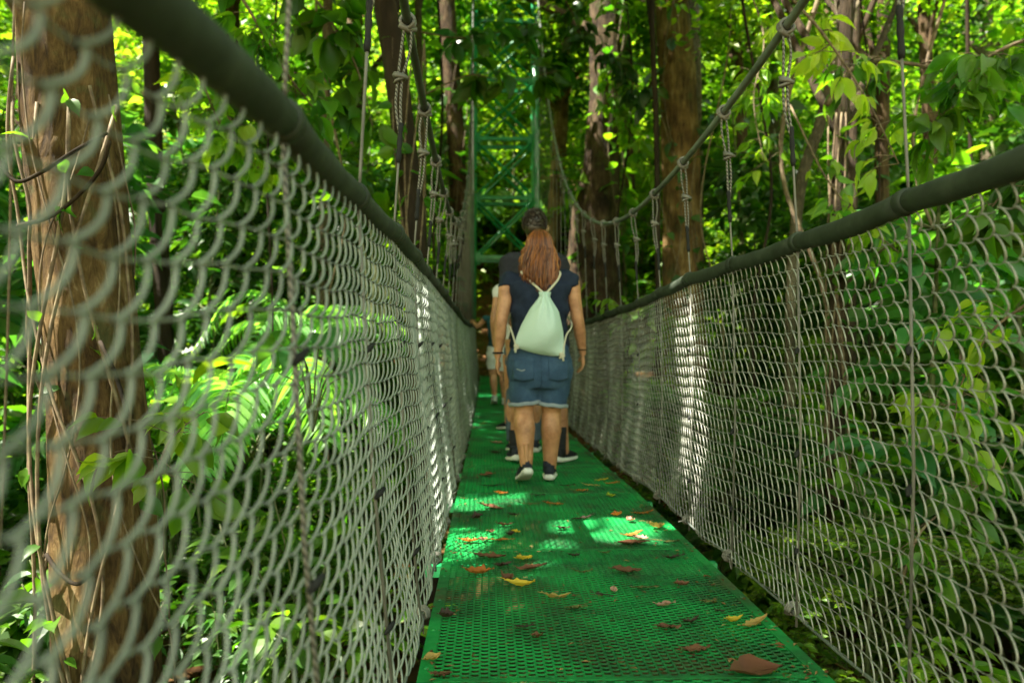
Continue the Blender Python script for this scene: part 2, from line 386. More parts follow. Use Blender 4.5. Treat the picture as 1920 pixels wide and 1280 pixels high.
def leaves(P, D, U, Ln, W, kind='lo'):
    V0, T0 = TPL[kind]
    P = np.asarray(P, float); D = norm(D); S = norm(np.cross(U, D)); N = np.cross(D, S)
    Ln = np.broadcast_to(np.asarray(Ln, float), (len(P),)); W = np.broadcast_to(np.asarray(W, float), (len(P),))
    V = P[:, None] + D[:, None] * (V0[None, :, 0:1] * Ln[:, None, None]) + S[:, None] * (V0[None, :, 1:2] * W[:, None, None]) + N[:, None] * (V0[None, :, 2:3] * Ln[:, None, None])
    T = T0[None] + (np.arange(len(P)) * len(V0))[:, None, None]
    return V.reshape(-1, 3), T.reshape(-1, 3)
def rdir(n, zmin=-1, zmax=1, R=rng):
    z = R.uniform(zmin, zmax, n); a = R.uniform(0, 2 * PI, n); r = np.sqrt(1 - z * z)
    return np.stack([r * np.cos(a), r * np.sin(a), z], -1)
def upish(n, s=.5, R=rng): return norm(A([0, 0, 1.]) + R.normal(0, s, (n, 3)))

# ------------------------------------------------------------------ ground
def make_ground():
    xs = np.concatenate([np.linspace(-120, -14, 20), np.linspace(-13, 13, 90), np.linspace(14, 120, 20)])
    ys = np.concatenate([np.linspace(-60, -4, 12), np.linspace(-3, 30, 110), np.linspace(32, 160, 24)])
    X, Y = np.meshgrid(xs, ys); Z = ground_z(X, Y)
    V = np.stack([X, Y, Z], -1).reshape(-1, 3); n, m = len(xs), len(ys)
    i = np.arange(m - 1)[:, None] * n; j = np.arange(n - 1)[None]
    Q = np.stack([i + j, i + j + 1, i + n + j + 1, i + n + j], -1).reshape(-1, 4)
    o = MB().add(V, Q).build('ground', M['soil']); tag(o, kind='structure')
    # leaf litter lying on it
    n = 16000
    x = rng.normal(.3, 6, n); y = rng.uniform(0, 26, n); P = np.stack([x, y, ground_z(x, y) + .015], -1)
    ok = ~((np.abs(x - .35) < .9) & (y > 15.6) & (rng.random(n) < .6)); P = P[ok]; n = len(P)
    D = rdir(n, -.2, .35); V, T = leaves(P, D, upish(n, .4), rng.uniform(.07, .2, n), rng.uniform(.03, .09, n), 'lo')
    o = MB().add(V, T).build('leaf_litter', M['litter'], smooth=False); tag(o, 'brown dead leaf litter scattered over the forest floor', 'leaf litter', kind='stuff')
make_ground()

# ------------------------------------------------------------------ walkway
def make_walkway():
    root = empty('walkway', (.34, 1.0, 0)); tag(root, 'long green expanded-metal footbridge deck strewn with fallen leaves', 'bridge deck')
    W = DR - DL; Lp = 1.2; nb = 40; pitch = .0235
    # one deck panel along +Y, centred on x
    m = MB(); cw = (W - .07) / nb
    for k in range(nb + 1):
        x = -W / 2 + .035 + k * cw
        m.add(*box((x, Lp / 2, -.003), (.0055, Lp - .012, .006)))
    ny = int(Lp / pitch); ns = 4
    ts = np.linspace(0, 1, ns + 1); arch = .0055 * np.sin(PI * ts)
    ks, js = np.meshgrid(np.arange(nb), np.arange(ny)); ks = ks.ravel(); js = js.ravel()
    N = len(ks); stag = np.where(ks % 2 == 0, 0, pitch * .5)
    X = -W / 2 + .035 + ks[:, None] * cw + ts[None] * cw
    Y0 = (.006 + js * pitch + stag)[:, None] + 0 * X
    zc = arch[None] + 0 * X
    zc = .0012 * np.sin(PI * ts)[None] + 0 * X; lo_ = np.stack([X, Y0 - arch[None] * 1.0, zc - .0022], -1); hi = np.stack([X, Y0 + .0070 - arch[None], zc + .0003], -1)
    hi2 = np.stack([X, Y0 + .0092 - arch[None], zc - .0010], -1)
    V = np.stack([lo_, hi, hi2], 1).reshape(-1, 3)      # N,3,ns+1
    q = []
    for r in range(2):
        for t in range(ns):
            a = r * (ns + 1) + t; q.append([a, a + 1, a + ns + 2, a + ns + 1])
    Q = (A(q)[None] + (np.arange(N) * 3 * (ns + 1))[:, None, None]).reshape(-1, 4)
    m.add(V, Q)
    for s in (-1, 1):
        m.add(*box((s * (W / 2 - .0175), Lp / 2, -.001), (.035, Lp - .004, .006)))
        m.add(*box((s * (W / 2 - .002), Lp / 2, -.03), (.005, Lp - .004, .052)))
    for s in (-1, 1):
        for yb in np.arange(.08, Lp, .26): m.add(*ball((s * (W / 2 - .018), yb, .003), (.008, .008, .005), 8, 5))
    m.add(*box((0, .004, -.03), (W - .01, .006, .05))); m.add(*box((0, .012, .001), (W - .08, .014, .004)))
    me = m.mesh('deck_panel', False); me.materials.append(M['deck'])
    bm_ = MB(); bm_.add(*box((0, .0, -.075), (W + .16, .045, .045)))
    bme = bm_.mesh('cross_beam', False); bme.materials.append(M['tower'])
    y = -.55; i = 0
    joints = [-.55 + Lp * k for k in range(15)]
    for k, y0 in enumerate(joints[:-1]):
        y1 = joints[k + 1]; z0, z1 = deck_z(y0), deck_z(y1)
        o = link('deck_panel', me, root); o.location = (0, y0 - 1, z0); o.rotation_euler = (math.atan2(z1 - z0, Lp), 0, 0); o.scale = (1, math.hypot(Lp, z1 - z0) / Lp, 1)
        o = link('cross_beam', bme, root); o.location = (0, y0 - 1, z0); 
make_walkway()

# ------------------------------------------------------------------ chain link fences
def make_fence(side, y0, y1, label):
    a, d, b = (.060, .043, .0515) if side < 0 else (.050, .0255, .0505)
    zr = lrail_z if side < 0 else rrail_z
    xt, xb = (LX, -.20) if side < 0 else (RX, .945)
    rad = .0025 if side < 0 else .0022
    nr = 23
    def surfpt(s, h, off):
        # s along, h 0..1 up; off = out of plane towards inside
        s = np.asarray(s); top = np.interp(s, YS, TOPZ); bot = np.interp(s, YS, BOTZ)
        z = bot + (top - bot) * h
        xb_ = np.interp(s, [0, .9, 1.9], [-.275, -.26, xb]) if side < 0 else xb
        x = xb_ + (xt - xb_) * h ** .8 + .012 * np.sin(s * 5.2 + 2 * h) * np.sin(PI * h) + .008 * np.sin(s * 2.1 + h * 5) * np.sin(PI * h) + .006 * np.sin(13 * s + 9 * h) * (1 - h)
        if side > 0: x = x + .03 * np.sin(PI * h) * (.5 + .5 * np.sin(s * 1.1))
        s2 = s + .010 * np.sin(7 * h * 3 + s * 2) * (1 - h) + .006 * np.sin(s * 9 + h * 4)
        z = z + .008 * np.sin(s * 3.3 + h * 3) * (1 - h) + .005 * np.sin(s * 11 + 4 * h)
        x = x - side * off
        return np.stack([x, s2, z], -1)
    YS = np.linspace(-.5, 17, 300); TOPZ = A([zr(y) - .02 for y in YS]); BOTZ = A([deck_z(y) + (.0 if side > 0 else -.01) for y in YS])
    ncol = int((y1 - y0) / a) + 26
    I, J = np.meshgrid(np.arange(-1, ncol), np.arange(nr + 1)); I = I.ravel(); J = J.ravel()
    jit = rng.normal(0, .0022, (ncol + 3, nr + 2, 2))
    def node(i, j, ):
        s = y0 + i * a - (nr - j) * d + jit[i % (ncol + 3), j % (nr + 2), 0]; h = j / nr + jit[i % (ncol + 3), j % (nr + 2), 1] / 1.15
        return s, h
    m = MB()
    def batch(S, H, O, sel, sides, rad=rad):
        P = surfpt(S[sel], np.clip(H[sel], 0, 1), O[sel]); n, k = P.shape[:2]
        T = norm(np.gradient(P, axis=1)); ref = A([side * -1., 0, 0.2])
        U = norm(ref - T * (T @ ref)[..., None]); B = np.cross(T, U)
        an = np.arange(sides) * 2 * PI / sides
        V = P[:, :, None] + rad * (np.cos(an)[None, None, :, None] * U[:, :, None] + np.sin(an)[None, None, :, None] * B[:, :, None])
        ii = np.arange(k - 1)[:, None] * sides; jj = np.arange(sides)[None]; kk = (jj + 1) % sides
        q = np.stack([ii + jj, ii + kk, ii + sides + kk, ii + sides + jj], -1).reshape(-1, 4)
        Q = (q[None] + (np.arange(n) * k * sides)[:, None, None]).reshape(-1, 4)
        m.add(V.reshape(-1, 3), Q)
    for lod, K, sides in (('near', 7, 7), ('far', 4, 4)):
        t = np.linspace(0, 1, K)[None]
        # legs: node(i,j) -> node(i, j-1)
        sel = J > 0; i, j = I[sel], J[sel]
        s0, h0 = node(i, j); s1, h1 = node(i, j - 1)
        s0, h0, s1, h1 = [q[:, None] for q in (s0, h0, s1, h1)]
        dh = h1 - h0
        if side < 0: C = [(s0, h0), (s0 - .14 * a, h0 + .42 * dh), (s0 - .52 * a, h0 + .86 * dh), (s1 - .22 * a, h1 + .03 * dh)]
        else: C = [(s0 + .04 * a, h0), (s0 - .66 * a, h0 + .10 * dh), (s0 - 1.06 * a, h0 + .86 * dh), (s1, h1)]
        w4 = [(1 - t) ** 3, 3 * t * (1 - t) ** 2, 3 * t * t * (1 - t), t ** 3]
        S = sum(w_ * c[0] for w_, c in zip(w4, C)); H = sum(w_ * c[1] for w_, c in zip(w4, C))
        O = .0008 + .0055 * np.sin(PI * t) + 0 * S
        near = (s0[:, 0] < 5.2); inr = (s0[:, 0] > y0) & (s0[:, 0] < y1)
        batch(S, H, O, inr & (near if lod == 'near' else ~near), sides)
        # links: node(i,j) -> node(i+1,j)
        sel = (I < ncol - 1); i, j = I[sel], J[sel]
        s0, h0 = node(i, j); s1, h1 = node(i + 1, j)
        s0, h0, s1, h1 = [q[:, None] for q in (s0, h0, s1, h1)]
        S = s0 + (s1 - s0) * t; H = h0 + (h1 - h0) * t - (.10 if side > 0 else .0) / nr * np.sin(PI * t)
        O = -.0005 - .005 * np.sin(PI * t) + 0 * S
        near = (s0[:, 0] < 5.2); inr = (s0[:, 0] > y0) & (s0[:, 0] < y1)
        batch(S, H, O, inr & (near if lod == 'near' else ~near), sides, rad * (.66 if side < 0 else .62))
    root = empty('chain_link_fence', (xb, 2, 0)); tag(root, label, 'fence', 'mesh fences of the bridge')
    o = m.build('mesh_fabric', M['wire'] if side < 0 else M['wire_dull'], root); o.location = (-xb, -2, 0)
    # bottom wire
    ys = np.arange(max(y0, .1), y1, .15)
    P = A([[xb + (.004 * math.sin(9 * y)), y, deck_z(y) + .008 + .006 * math.sin(5 * y)] for y in ys])
    o = MB().add(*tube(P, .004, 6)).build('bottom_wire', M['cable'], root); o.location = (-xb, -2, 0)
    # tied knots along the bottom
    me = None
    for k, y in enumerate(np.arange(1.05, y1, .61)):
        kk = MB()
        for q in range(3):
            an = np.linspace(0, 2 * PI, 9); rr = .014 + .004 * q
            Pq = np.stack([rr * np.cos(an), .006 * (q - 1) + .006 * np.sin(an * 2), rr * np.sin(an)], -1)
            kk.add(*tube(Pq, .005, 5))
        kk.add(*tube([[0, 0, 0], [-side * .012, -.02, .03], [-side * .02, -.03, .045]], [.004, .003, .002], 5))
        if me is None: me = kk.mesh('tie_knot'); me.materials.append(M['rope'])
        ob = link('tie_knot', me, root); ob.location = (0, y - 2 + .03, deck_z(y) + .012); ob.rotation_euler = (.3 * math.sin(k * 5), k * 1.3, .5 * math.sin(k * 3))
    return root
make_fence(-1, .16, 16.2, 'close-up left chain-link mesh fence with large blurred wires beside the deck')
make_fence(1, .6, 16.2, 'right chain-link mesh fence beyond the gap at the deck edge, in full view')

# ------------------------------------------------------------------ hand rails
HY = [round(1.05 + .61 * k, 3) for k in range(25)]
def make_rail(side, y0, label):
    zr = lrail_z if side < 0 else rrail_z; x0 = LX if side < 0 else RX
    root = empty('hand_rail', (x0, 2, 0)); tag(root, label, 'handrail', 'sleeved handrails of the bridge')
    ys = [y0] + [y for y in HY if y > y0] + [16.25]
    for k in range(len(ys) - 1):
        a, b_ = ys[k], ys[k + 1]; t = np.linspace(0, 1, 9)
        P = A([[x0 + .006 * math.sin(3 * (a + (b_ - a) * q)), a + (b_ - a) * q, zr(a + (b_ - a) * q) - .010 * math.sin(PI * q) + .004] for q in t])
        R = .0285 + .0012 * np.sin(t * 17 + k) + .0008 * np.sin(t * 41)
        R[-1] -= .002
        o = MB().add(*tube(P, R, 16)).build('sleeve', M['rubber'], root); o.location = (-x0, -2, 0)
        if k:
            Pc = A([P[0] + (P[1] - P[0]) / np.linalg.norm(P[1] - P[0]) * q for q in (-.018, -.012, .012, .018)])
            o = MB().add(*tube(Pc, [.0285, .031, .031, .0285], 14)).build('collar', M['rubber'], root); o.location = (-x0, -2, 0)
    return root
make_rail(-1, .12, 'thick dark sleeved handrail crossing the upper left close to the camera')
make_rail(1, .5, 'dark sleeved handrail on the right running down toward the walkers')

# ------------------------------------------------------------------ main cables and hangers
def cable_x(side, y):
    return float(np.interp(y, [0, 2, 9, 16.2], [-.25, -.245, -.24, -.31])) if side < 0 else float(np.interp(y, [0, 9, 16.2], [.92, .92, 1.02]))
def make_cable(side, label):
    ys = np.concatenate([np.arange(-2, 5.5, .012), np.arange(5.5, 16.25, .1)])
    P = A([[cable_x(side, y), y, cable_z(y) + (.0 if y > 4.3 else 0)] for y in ys])
    R = np.full(len(ys), .0135); R[ys < 5.5] += .0016 * np.sin(np.arange((ys < 5.5).sum()) * 2 * PI / 2.0 + .5)
    o = MB().add(*tube(P, R, 10)).build('main_cable', M['cable_dark'] if side < 0 else M['cable']); tag(o, label, 'cable', 'main suspension cables')
make_cable(-1, 'dark main suspension cable sagging on the left of the walkers')
make_cable(1, 'grey ribbed main suspension cable curving down across the right of the view')
def make_hanger(side, k, y):
    xc = cable_x(side, y); zc = cable_z(y); zr = (lrail_z if side < 0 else rrail_z)(y); xr = LX if side < 0 else RX; zd = deck_z(y) - .03
    xb = -.20 if side < 0 else .945
    root = empty('hanger_rope', (xr, y, zd))
    ordn = ['nearest', 'second', 'third', 'fourth', 'fifth', 'sixth', 'seventh', 'eighth', 'ninth', 'tenth', 'eleventh', 'twelfth', 'thirteenth', 'fourteenth', 'fifteenth', 'sixteenth', 'seventeenth', 'eighteenth', 'nineteenth', 'twentieth', 'twenty-first', 'twenty-second', 'twenty-third', 'twenty-fourth', 'twenty-fifth']
    tag(root, '%s hanger rope along the %s cable, counted from the camera' % (ordn[k], 'left' if side < 0 else 'right'), 'hanger rope', 'hanger ropes of the bridge')
    o_ = A([xr, y, zd]); det = y < 8
    rp = .0043
    kz = zc - min(.17, (zc - zr) * .3); tz = kz - min(.17, (zc - zr) * .3)
    sw = .012 * math.sin(k * 2.3)
    def xx(z):
        t = (z - zr) / max(zc - zr, .1); return xr + (xc - xr) * t
    # looped clamp round the cable
    m = MB()
    an = np.linspace(0, 2 * PI, 13)
    for q in (-.009, .009):
        m.add(*tube(np.stack([xc + .021 * np.cos(an), y + q + .004 * np.sin(an * 3), zc + .021 * np.sin(an)], -1), .0065, 6))
    m.add(*tube([[xc - .022, y - .018, zc - .018], [xc + .0, y + .0, zc - .024], [xc + .024, y + .018, zc - .016]], [.008, .010, .008], 7))
    m.build('cable_loop', M['rope'], root, loc=-o_)
    # doubled rope down to the knot then to the taped splice
    m = MB()
    for s in (-1, 1):
        m.add(*tube(smoothpath([[xc + s * .010, y + s * .004, zc - .02], [xx((zc + kz) / 2) + s * .013, y + s * .004, (zc + kz) / 2], [xx(kz) + s * .006 + sw, y, kz]], 4), rp, 6))
        m.add(*tube(smoothpath([[xx(kz) + s * .006 + sw, y, kz], [xx((kz + tz) / 2) + s * .007 + sw, y, (kz + tz) / 2], [xx(tz) + s * .003, y, tz]], 4), rp, 6))
    m.build('doubled_rope', M['twist'], root, loc=-o_)
    m = MB()
    for q in range(3):
        m.add(*tube(np.stack([xx(kz) + sw + .015 * np.cos(an), y + .012 * np.sin(an), kz + .009 * (q - 1) + .006 * np.cos(an + q * 2)], -1), .0055, 6))
    m.add(*tube([[xx(kz) + sw - .02, y - .006, kz + .004], [xx(kz) + sw, y - .016, kz], [xx(kz) + sw + .024, y - .006, kz - .004]], [.006, .008, .006], 6))
    m.build('knot', M['rope'], root, loc=-o_)
    m = MB(); zs = np.linspace(tz + .03, tz - .09, 9)
    m.add(*tube([[xx(z), y, z] for z in zs], 0.0078 + .0012 * np.sin(np.arange(9) * 2.1), 8))
    m.build('tape_wrap', M['tape'], root, loc=-o_)
    m = MB(); zs = np.linspace(tz - .08, zr, 6)
    m.add(*tube([[xx(z), y, z] for z in zs], .0038, 6))
    m.add(*tube([[xr, y, zr - .02], [xr + (xb - xr) * .5 + (-side) * -.012, y, (zr + zd) / 2], [xb, y, zd]], .0042, 6))
    m.build('rod', M['rope'] if k > 0 else M['twist'], root, loc=-o_)
    if y < 5:
        for f in (.28, .55, .8):
            z = zr + (zd - zr) * f; x = xr + (xb - xr) * f
            MB().add(*tube([[x - .008, y - .01, z - .01], [x, y, z], [x + .01, y + .008, z + .012]], [.004, .008, .004], 6)).build('rod_tie', M['tape'], root, loc=-o_)
for side in (-1, 1):
    for k, y in enumerate(HY): make_hanger(side, k, y)

# ------------------------------------------------------------------ tower
def make_tower():
    y0 = 16.35; xl, xr = -.33, 1.05
    root = empty('bridge_tower', (.36, y0, deck_z(y0))); tag(root, 'tall green lattice steel tower at the far end of the footbridge', 'tower')
    o_ = -A([.36, y0, deck_z(y0)]); ztop = 9.6
    for dy in (0, .7):
        for x in (xl, xr):
            s = 1 if x > 0 else -1
            MB().add(*tube([[x + s * .03, y0 + dy, -.5], [x, y0 + dy, 4], [x - s * .02, y0 + dy, ztop]], .085 if dy == 0 else .06, 12)).build('leg', M['tower'], root, loc=o_)
    zs = [EYE + 2.02 + 1.3 * k for k in range(6)]
    for dy in (0, .7):
        for k, z in enumerate(zs):
            MB().add(*box(((xl + xr) / 2, y0 + dy, z), (xr - xl - .1, .07, .08))).build('cross_bar', M['tower'], root, False, loc=o_)
            for x in (xl + .08, xr - .08):
                MB().add(*box((x, y0 + dy - .03, z), (.16, .008, .2))).build('gusset_plate', M['tower'], root, False, loc=o_)
            if k < 5:
                for s in (0, 1):
                    xa, xb = (xl + .06, xr - .06) if s == 0 else (xr - .06, xl + .06)
                    MB().add(*tube([[xa, y0 + dy - .005 + .024 * s, z + .04], [xb, y0 + dy - .005 + .024 * s, z + 1.26]], .028, 4)).build('brace', M['tower'], root, False, loc=o_)
    for k, z in enumerate(zs):
        for x in (xl, xr):
            MB().add(*box((x, y0 + .35, z), (.04, .6, .04))).build('side_bar', M['tower'], root, False, loc=o_)
            if k < 5:
                MB().add(*tube([[x, y0 + .03, z + .03], [x, y0 + .67, z + 1.27]], .014, 4)).build('side_brace', M['tower'], root, False, loc=o_)
    MB().add(*box(((xl + xr) / 2, y0 + .35, ztop + .03), (xr - xl + .3, 1.0, .08))).build('head_beam', M['tower'], root, False, loc=o_)
    # concrete footing
    MB().add(*box(((xl + xr) / 2, y0 + .4, -.18), (2.0, 1.2, .72))).build('footing', surf('concrete', [(.2, .18, .15), (.32, .3, .26)], 5, .9, 0, .4), root, False, loc=o_)
make_tower()
# ------------------------------------------------------------------ people
from mathutils.bvhtree import BVHTree
def bake(m, voxel, mat, name, parent, it=3, disp=None):
    """union of overlapping closed shapes -> one continuous surface"""
    me = m.mesh('tmp'); o = bpy.data.objects.new('tmp', me); COL.objects.link(o)
    r = o.modifiers.new('r', 'REMESH'); r.mode = 'VOXEL'; r.voxel_size = voxel; r.use_smooth_shade = True
    s = o.modifiers.new('s', 'SMOOTH'); s.factor = .6; s.iterations = it
    bpy.context.view_layer.update()
    dg = bpy.context.evaluated_depsgraph_get(); out = bpy.data.meshes.new_from_object(o.evaluated_get(dg))
    bpy.data.objects.remove(o); bpy.data.meshes.remove(me)
    out.name = name; out.materials.clear(); out.materials.append(mat)
    if disp is not None:
        n = len(out.vertices); V = np.empty(n * 3, np.float32); out.vertices.foreach_get('co', V); V = V.reshape(-1, 3)
        Nn = np.empty(n * 3, np.float32); out.vertices.foreach_get('normal', Nn); Nn = Nn.reshape(-1, 3)
        V = V + Nn * disp(V)[:, None]; out.vertices.foreach_set('co', V.reshape(-1).astype(np.float32)); out.update()
    out.polygons.foreach_set('use_smooth', np.full(len(out.polygons), True))
    return link(name, out, parent)
def limb(m, P, R, sides=14, k=4, flat=1.0, ref=None):
    Ps = smoothpath(P, k); t = np.linspace(0, len(P) - 1, len(Ps)); Rs = np.interp(t, np.arange(len(P)), R)
    m.add(*tube(Ps, Rs, sides, True, ref, flat))
def hand(m, w, down, side, s=1.0, curl=.5):
    """relaxed hand: palm, four unequal bent fingers, thumb leaving the side of the palm. fwd=+Y, palm faces the thigh"""
    w = A(w, float); d = norm(down); f = norm(A([0, 1, 0]) - d * d[1]); inn = A([-side, 0, 0.])
    L = .085 * s
    m.add(*tube([w, w + d * .02 * s, w + d * .055 * s, w + d * L], A([.024, .028, .036, .034]) * s, 12, True, f, .45))
    for i, (off, ln, r) in enumerate([(.028, .072, .0085), (.010, .082, .009), (-.009, .076, .0085), (-.026, .060, .0075)]):
        b = w + d * (L - .012 * s) + f * off * s
        a1 = norm(d + f * off * 3 + inn * .25 * curl); a2 = norm(d + inn * .9 * curl); a3 = norm(d * .8 + inn * 1.5 * curl)
        p1 = b + a1 * ln * .45 * s; p2 = p1 + a2 * ln * .33 * s; p3 = p2 + a3 * ln * .25 * s
        m.add(*tube([b, p1, p2, p3], A([r, r * .98, r * .9, r * .7]) * s, 8, True, f))
    b = w + d * .025 * s + f * .022 * s
    p1 = b + norm(d * .7 + f * .8 + inn * .3) * .04 * s; p2 = p1 + norm(d + f * .2 + inn * .3) * .03 * s
    m.add(*tube([b, p1, p2], A([.012, .0105, .008]) * s, 8, True, f))
def shoe(parent, x, y, z, yaw, tilt, s, up, sole, lab=None, sock=None, sockh=.05):
    """running shoe: toe towards +Y. tilt lifts the heel"""
    g = []
    m = MB(); n = 12; rings = []
    prof = [(-.115, .018, .030, .045), (-.10, .030, .042, .075), (-.06, .034, .048, .085), (-.01, .036, .046, .078), (.05, .042, .034, .056), (.10, .044, .026, .042), (.14, .034, .020, .030), (.158, .014, .012, .020)]
    P = [[0, p[0], .022 + p[3] / 2] for p in prof]
    a = np.arange(16) * 2 * PI / 16; V = []
    for (yy, rx, rz_, hh) in prof:
        V.append(np.stack([rx * np.cos(a), 0 * a + yy, .018 + hh / 2 + hh / 2 * np.sin(a)], -1))
    def grid(V):
        k = len(V); i = np.arange(k - 1)[:, None] * 16; j = np.arange(16)[None]; q = (j + 1) % 16
        Q = np.stack([i + j, i + 16 + j, i + 16 + q, i + q], -1).reshape(-1, 4)
        VV = np.concatenate(V); VV = np.concatenate([VV, [VV[:16].mean(0)], [VV[-16:].mean(0)]])
        jj = np.arange(16); kk = (jj + 1) % 16
        T = np.concatenate([np.stack([jj, kk, np.full(16, k * 16)], -1), np.stack([(k - 1) * 16 + kk, (k - 1) * 16 + jj, np.full(16, k * 16 + 1)], -1)])
        return VV, Q, T
    m.add(*grid(V)); 
    Vs = []
    for (yy, rx, rz_, hh), lift, th in zip(prof, [.012, .004, 0, 0, 0, .002, .008, .014], [.034, .034, .031, .028, .026, .024, .018, .012]):
        Vs.append(np.stack([(rx + .006) * np.sign(np.cos(a)) * np.abs(np.cos(a)) ** .6, 0 * a + yy + (-.006 if yy < -.1 else 0), lift + th / 2 + th / 2 * np.sign(np.sin(a)) * np.abs(np.sin(a)) ** .6], -1))
    m2 = MB().add(*grid(Vs))
    m3 = MB().add(*tube([[0, -.122, .045], [0, -.120, .075], [0, -.112, .092]], [.016, .014, .009], 8, True, None, .35))
    col = MB(); an = np.linspace(0, 2 * PI, 15)
    col.add(*tube(np.stack([.034 * np.cos(an), -.058 + .045 * np.sin(an), .095 + .006 * np.sin(an)], -1), .007, 6))
    Mx = Matrix.Translation((x, y, z)) @ Matrix.Rotation(yaw, 4, 'Z') @ Matrix.Translation((0, .10 * s, 0)) @ Matrix.Rotation(-tilt, 4, 'X') @ Matrix.Translation((0, -.10 * s, 0)) @ Matrix.Scale(s, 4)
    o = m.build('shoe', up, parent); o.matrix_local = Mx
    if lab: o['label'] = lab
    q = m2.build('sole', sole, o); q = m3.build('heel_tab', up if up is not M['shoe_white'] else sole, o); q = col.build('collar', up, o)
    if sock:
        k = MB().add(*tube([[0, -.06, .05], [0, -.055, .10], [0, -.052, .10 + sockh]], [.040, .040, .042], 14)); k.build('sock', sock, o)
    return Mx
def strandhair(name, parent, mat, c, rad, zend, n, az0, az1, taper, r=.0045, seed=1, side_fn=None):
    R = np.random.default_rng(seed); m = MB(); c = A(c)
    for i in range(n):
        az = R.uniform(az0, az1); e0 = R.uniform(.9, 1.5)
        off = R.uniform(.004, .018); P = []
        for e in np.linspace(e0, .05, 7):
            d = A([math.cos(az) * math.cos(e), math.sin(az) * math.cos(e), math.sin(e)])
            P.append(c + d * (A(rad) + off * (1 - .3 * math.sin(e))))
        ze = zend + R.uniform(0, .10) + (side_fn(math.cos(az)) if side_fn else 0)
        p0 = P[-1]; z0 = p0[2]; wv = R.uniform(0, 6); am = R.uniform(.002, .007) if R.random() < .9 else R.uniform(.012, .022)
        for t in np.linspace(.12, 1, 9):
            z = z0 + (ze - z0) * t
            tx = 1 + taper[0] * math.sin(min(t * 1.6, 1.57)) * (1 - t * taper[1])
            x = c[0] + (p0[0] - c[0]) * tx + am * math.sin(6 * t + wv); y = c[1] + (p0[1] - c[1]) * (1.0 + .12 * t) + am * math.cos(5 * t + wv) - .02 * t
            P.append(A([x, y, z]))
        nP = len(P); Rr = np.concatenate([np.linspace(r * .7, r, 5), np.full(nP - 9, r), np.linspace(r, r * .25, 4)])
        m.add(*tube(P, Rr, 5, True, None, .55))
    return m.build(name, mat, parent)
def head(m, parent, z, s, yaw=0, skin=None):
    """z = chin height; whole head about .225*s tall; looks to +Y"""
    c = A([0, .012 * s, z + .125 * s])
    m.add(*ball(c, A([.076, .095, .102]) * s, 20, 14))
    m.add(*ball(c + A([0, .025, -.065]) * s, A([.055, .065, .062]) * s, 16, 10))
    m.add(*tube(A([c + A([0, .088, .012]) * s, c + A([0, .106, -.012]) * s, c + A([0, .113, -.03]) * s, c + A([0, .095, -.036]) * s]), A([.008, .011, .014, .010]) * s, 8))
    for q in (-1, 1):
        m.add(*tube(A([c + A([q * .074, -.004, .018]) * s, c + A([q * .083, -.012, .0]) * s, c + A([q * .076, -.004, -.03]) * s]), A([.010, .015, .008]) * s, 8, True, None, .5))
    m.add(*tube(A([c + A([-.024, .083, -.062]) * s, c + A([0, .092, -.062]) * s, c + A([.024, .083, -.062]) * s]), A([.004, .008, .004]) * s, 8))
    for q in (-1, 1):
        e = MB().add(*ball(c + A([q * .031, .077, .008]) * s, .0125 * s, 12, 8)).build('eye', M['eye'], parent)
        MB().add(*ball(c + A([q * .031, .0865, .008]) * s, .0055 * s, 8, 6)).build('iris', M['iris'], e)
    return c
def foldfn(amp, freq, seed):
    def f(V):
        x, y, z = V[:, 0], V[:, 1], V[:, 2]
        return amp * (np.sin(freq * (x * 1.3 + z * .9) + 2 * np.sin(freq * .4 * z + seed) + seed) * .5 + .35 * np.sin(freq * 1.9 * (z - x * .6) + 3 * np.sin(freq * .5 * x + y * 9)) + .3 * np.sin(freq * .8 * (z * 2 + y) + seed * 2))
    return f
def project(tree, pts, off):
    out = []
    for p in pts:
        h = tree.ray_cast(Vector((p[0], -1.5, p[1])), Vector((0, 1, 0)))
        out.append(A(h[0]) + A(h[1]) * off if h[0] is not None else A([p[0], 0, p[1]]))
    return A(out)
def patch(tree, x0, x1, z0, z1, off, mat, name, parent, n=10, shear=0, point=.0):
    xs = np.linspace(0, 1, n); P = []
    for v in np.linspace(0, 1, n):
        for u in xs:
            zb = z0 - point * (1 - abs(2 * u - 1))
            P.append([x0 + (x1 - x0) * u + shear * v, zb + (z1 - zb) * v])
    F = project(tree, P, off); B = project(tree, P, -.004)
    i = np.arange(n - 1)[:, None] * n; j = np.arange(n - 1)[None]
    Q = np.stack([i + j, i + j + 1, i + n + j + 1, i + n + j], -1).reshape(-1, 4)
    m = MB().add(F, Q); m.add(B, Q[:, ::-1]); k = n * n
    ed = [(j, j + 1) for j in range(n - 1)] + [(n - 1 + n * i, n - 1 + n * (i + 1)) for i in range(n - 1)] + [(n * n - 1 - j, n * n - 2 - j) for j in range(n - 1)] + [(n * (n - 1) - n * i, n * (n - 2) - n * i) for i in range(n - 1)]
    m2 = MB(); m2.add(np.concatenate([F, B]), np.concatenate([Q, Q[:, ::-1] + k]), A([[b, a, a + k, b + k] for a, b in ed]))
    return m2.build(name, mat, parent)
def seam(tree, pts, off, r, mat, name, parent):
    P = project(tree, smoothpath([[p[0], p[1], 0] for p in pts], 6)[:, :2], off)
    return MB().add(*tube(P, r, 5)).build(name, mat, parent)
def bvh(o):
    me = o.data; V = [tuple(v.co) for v in me.vertices]; F = [tuple(p.vertices) for p in me.polygons]; return BVHTree.FromPolygons(V, F)

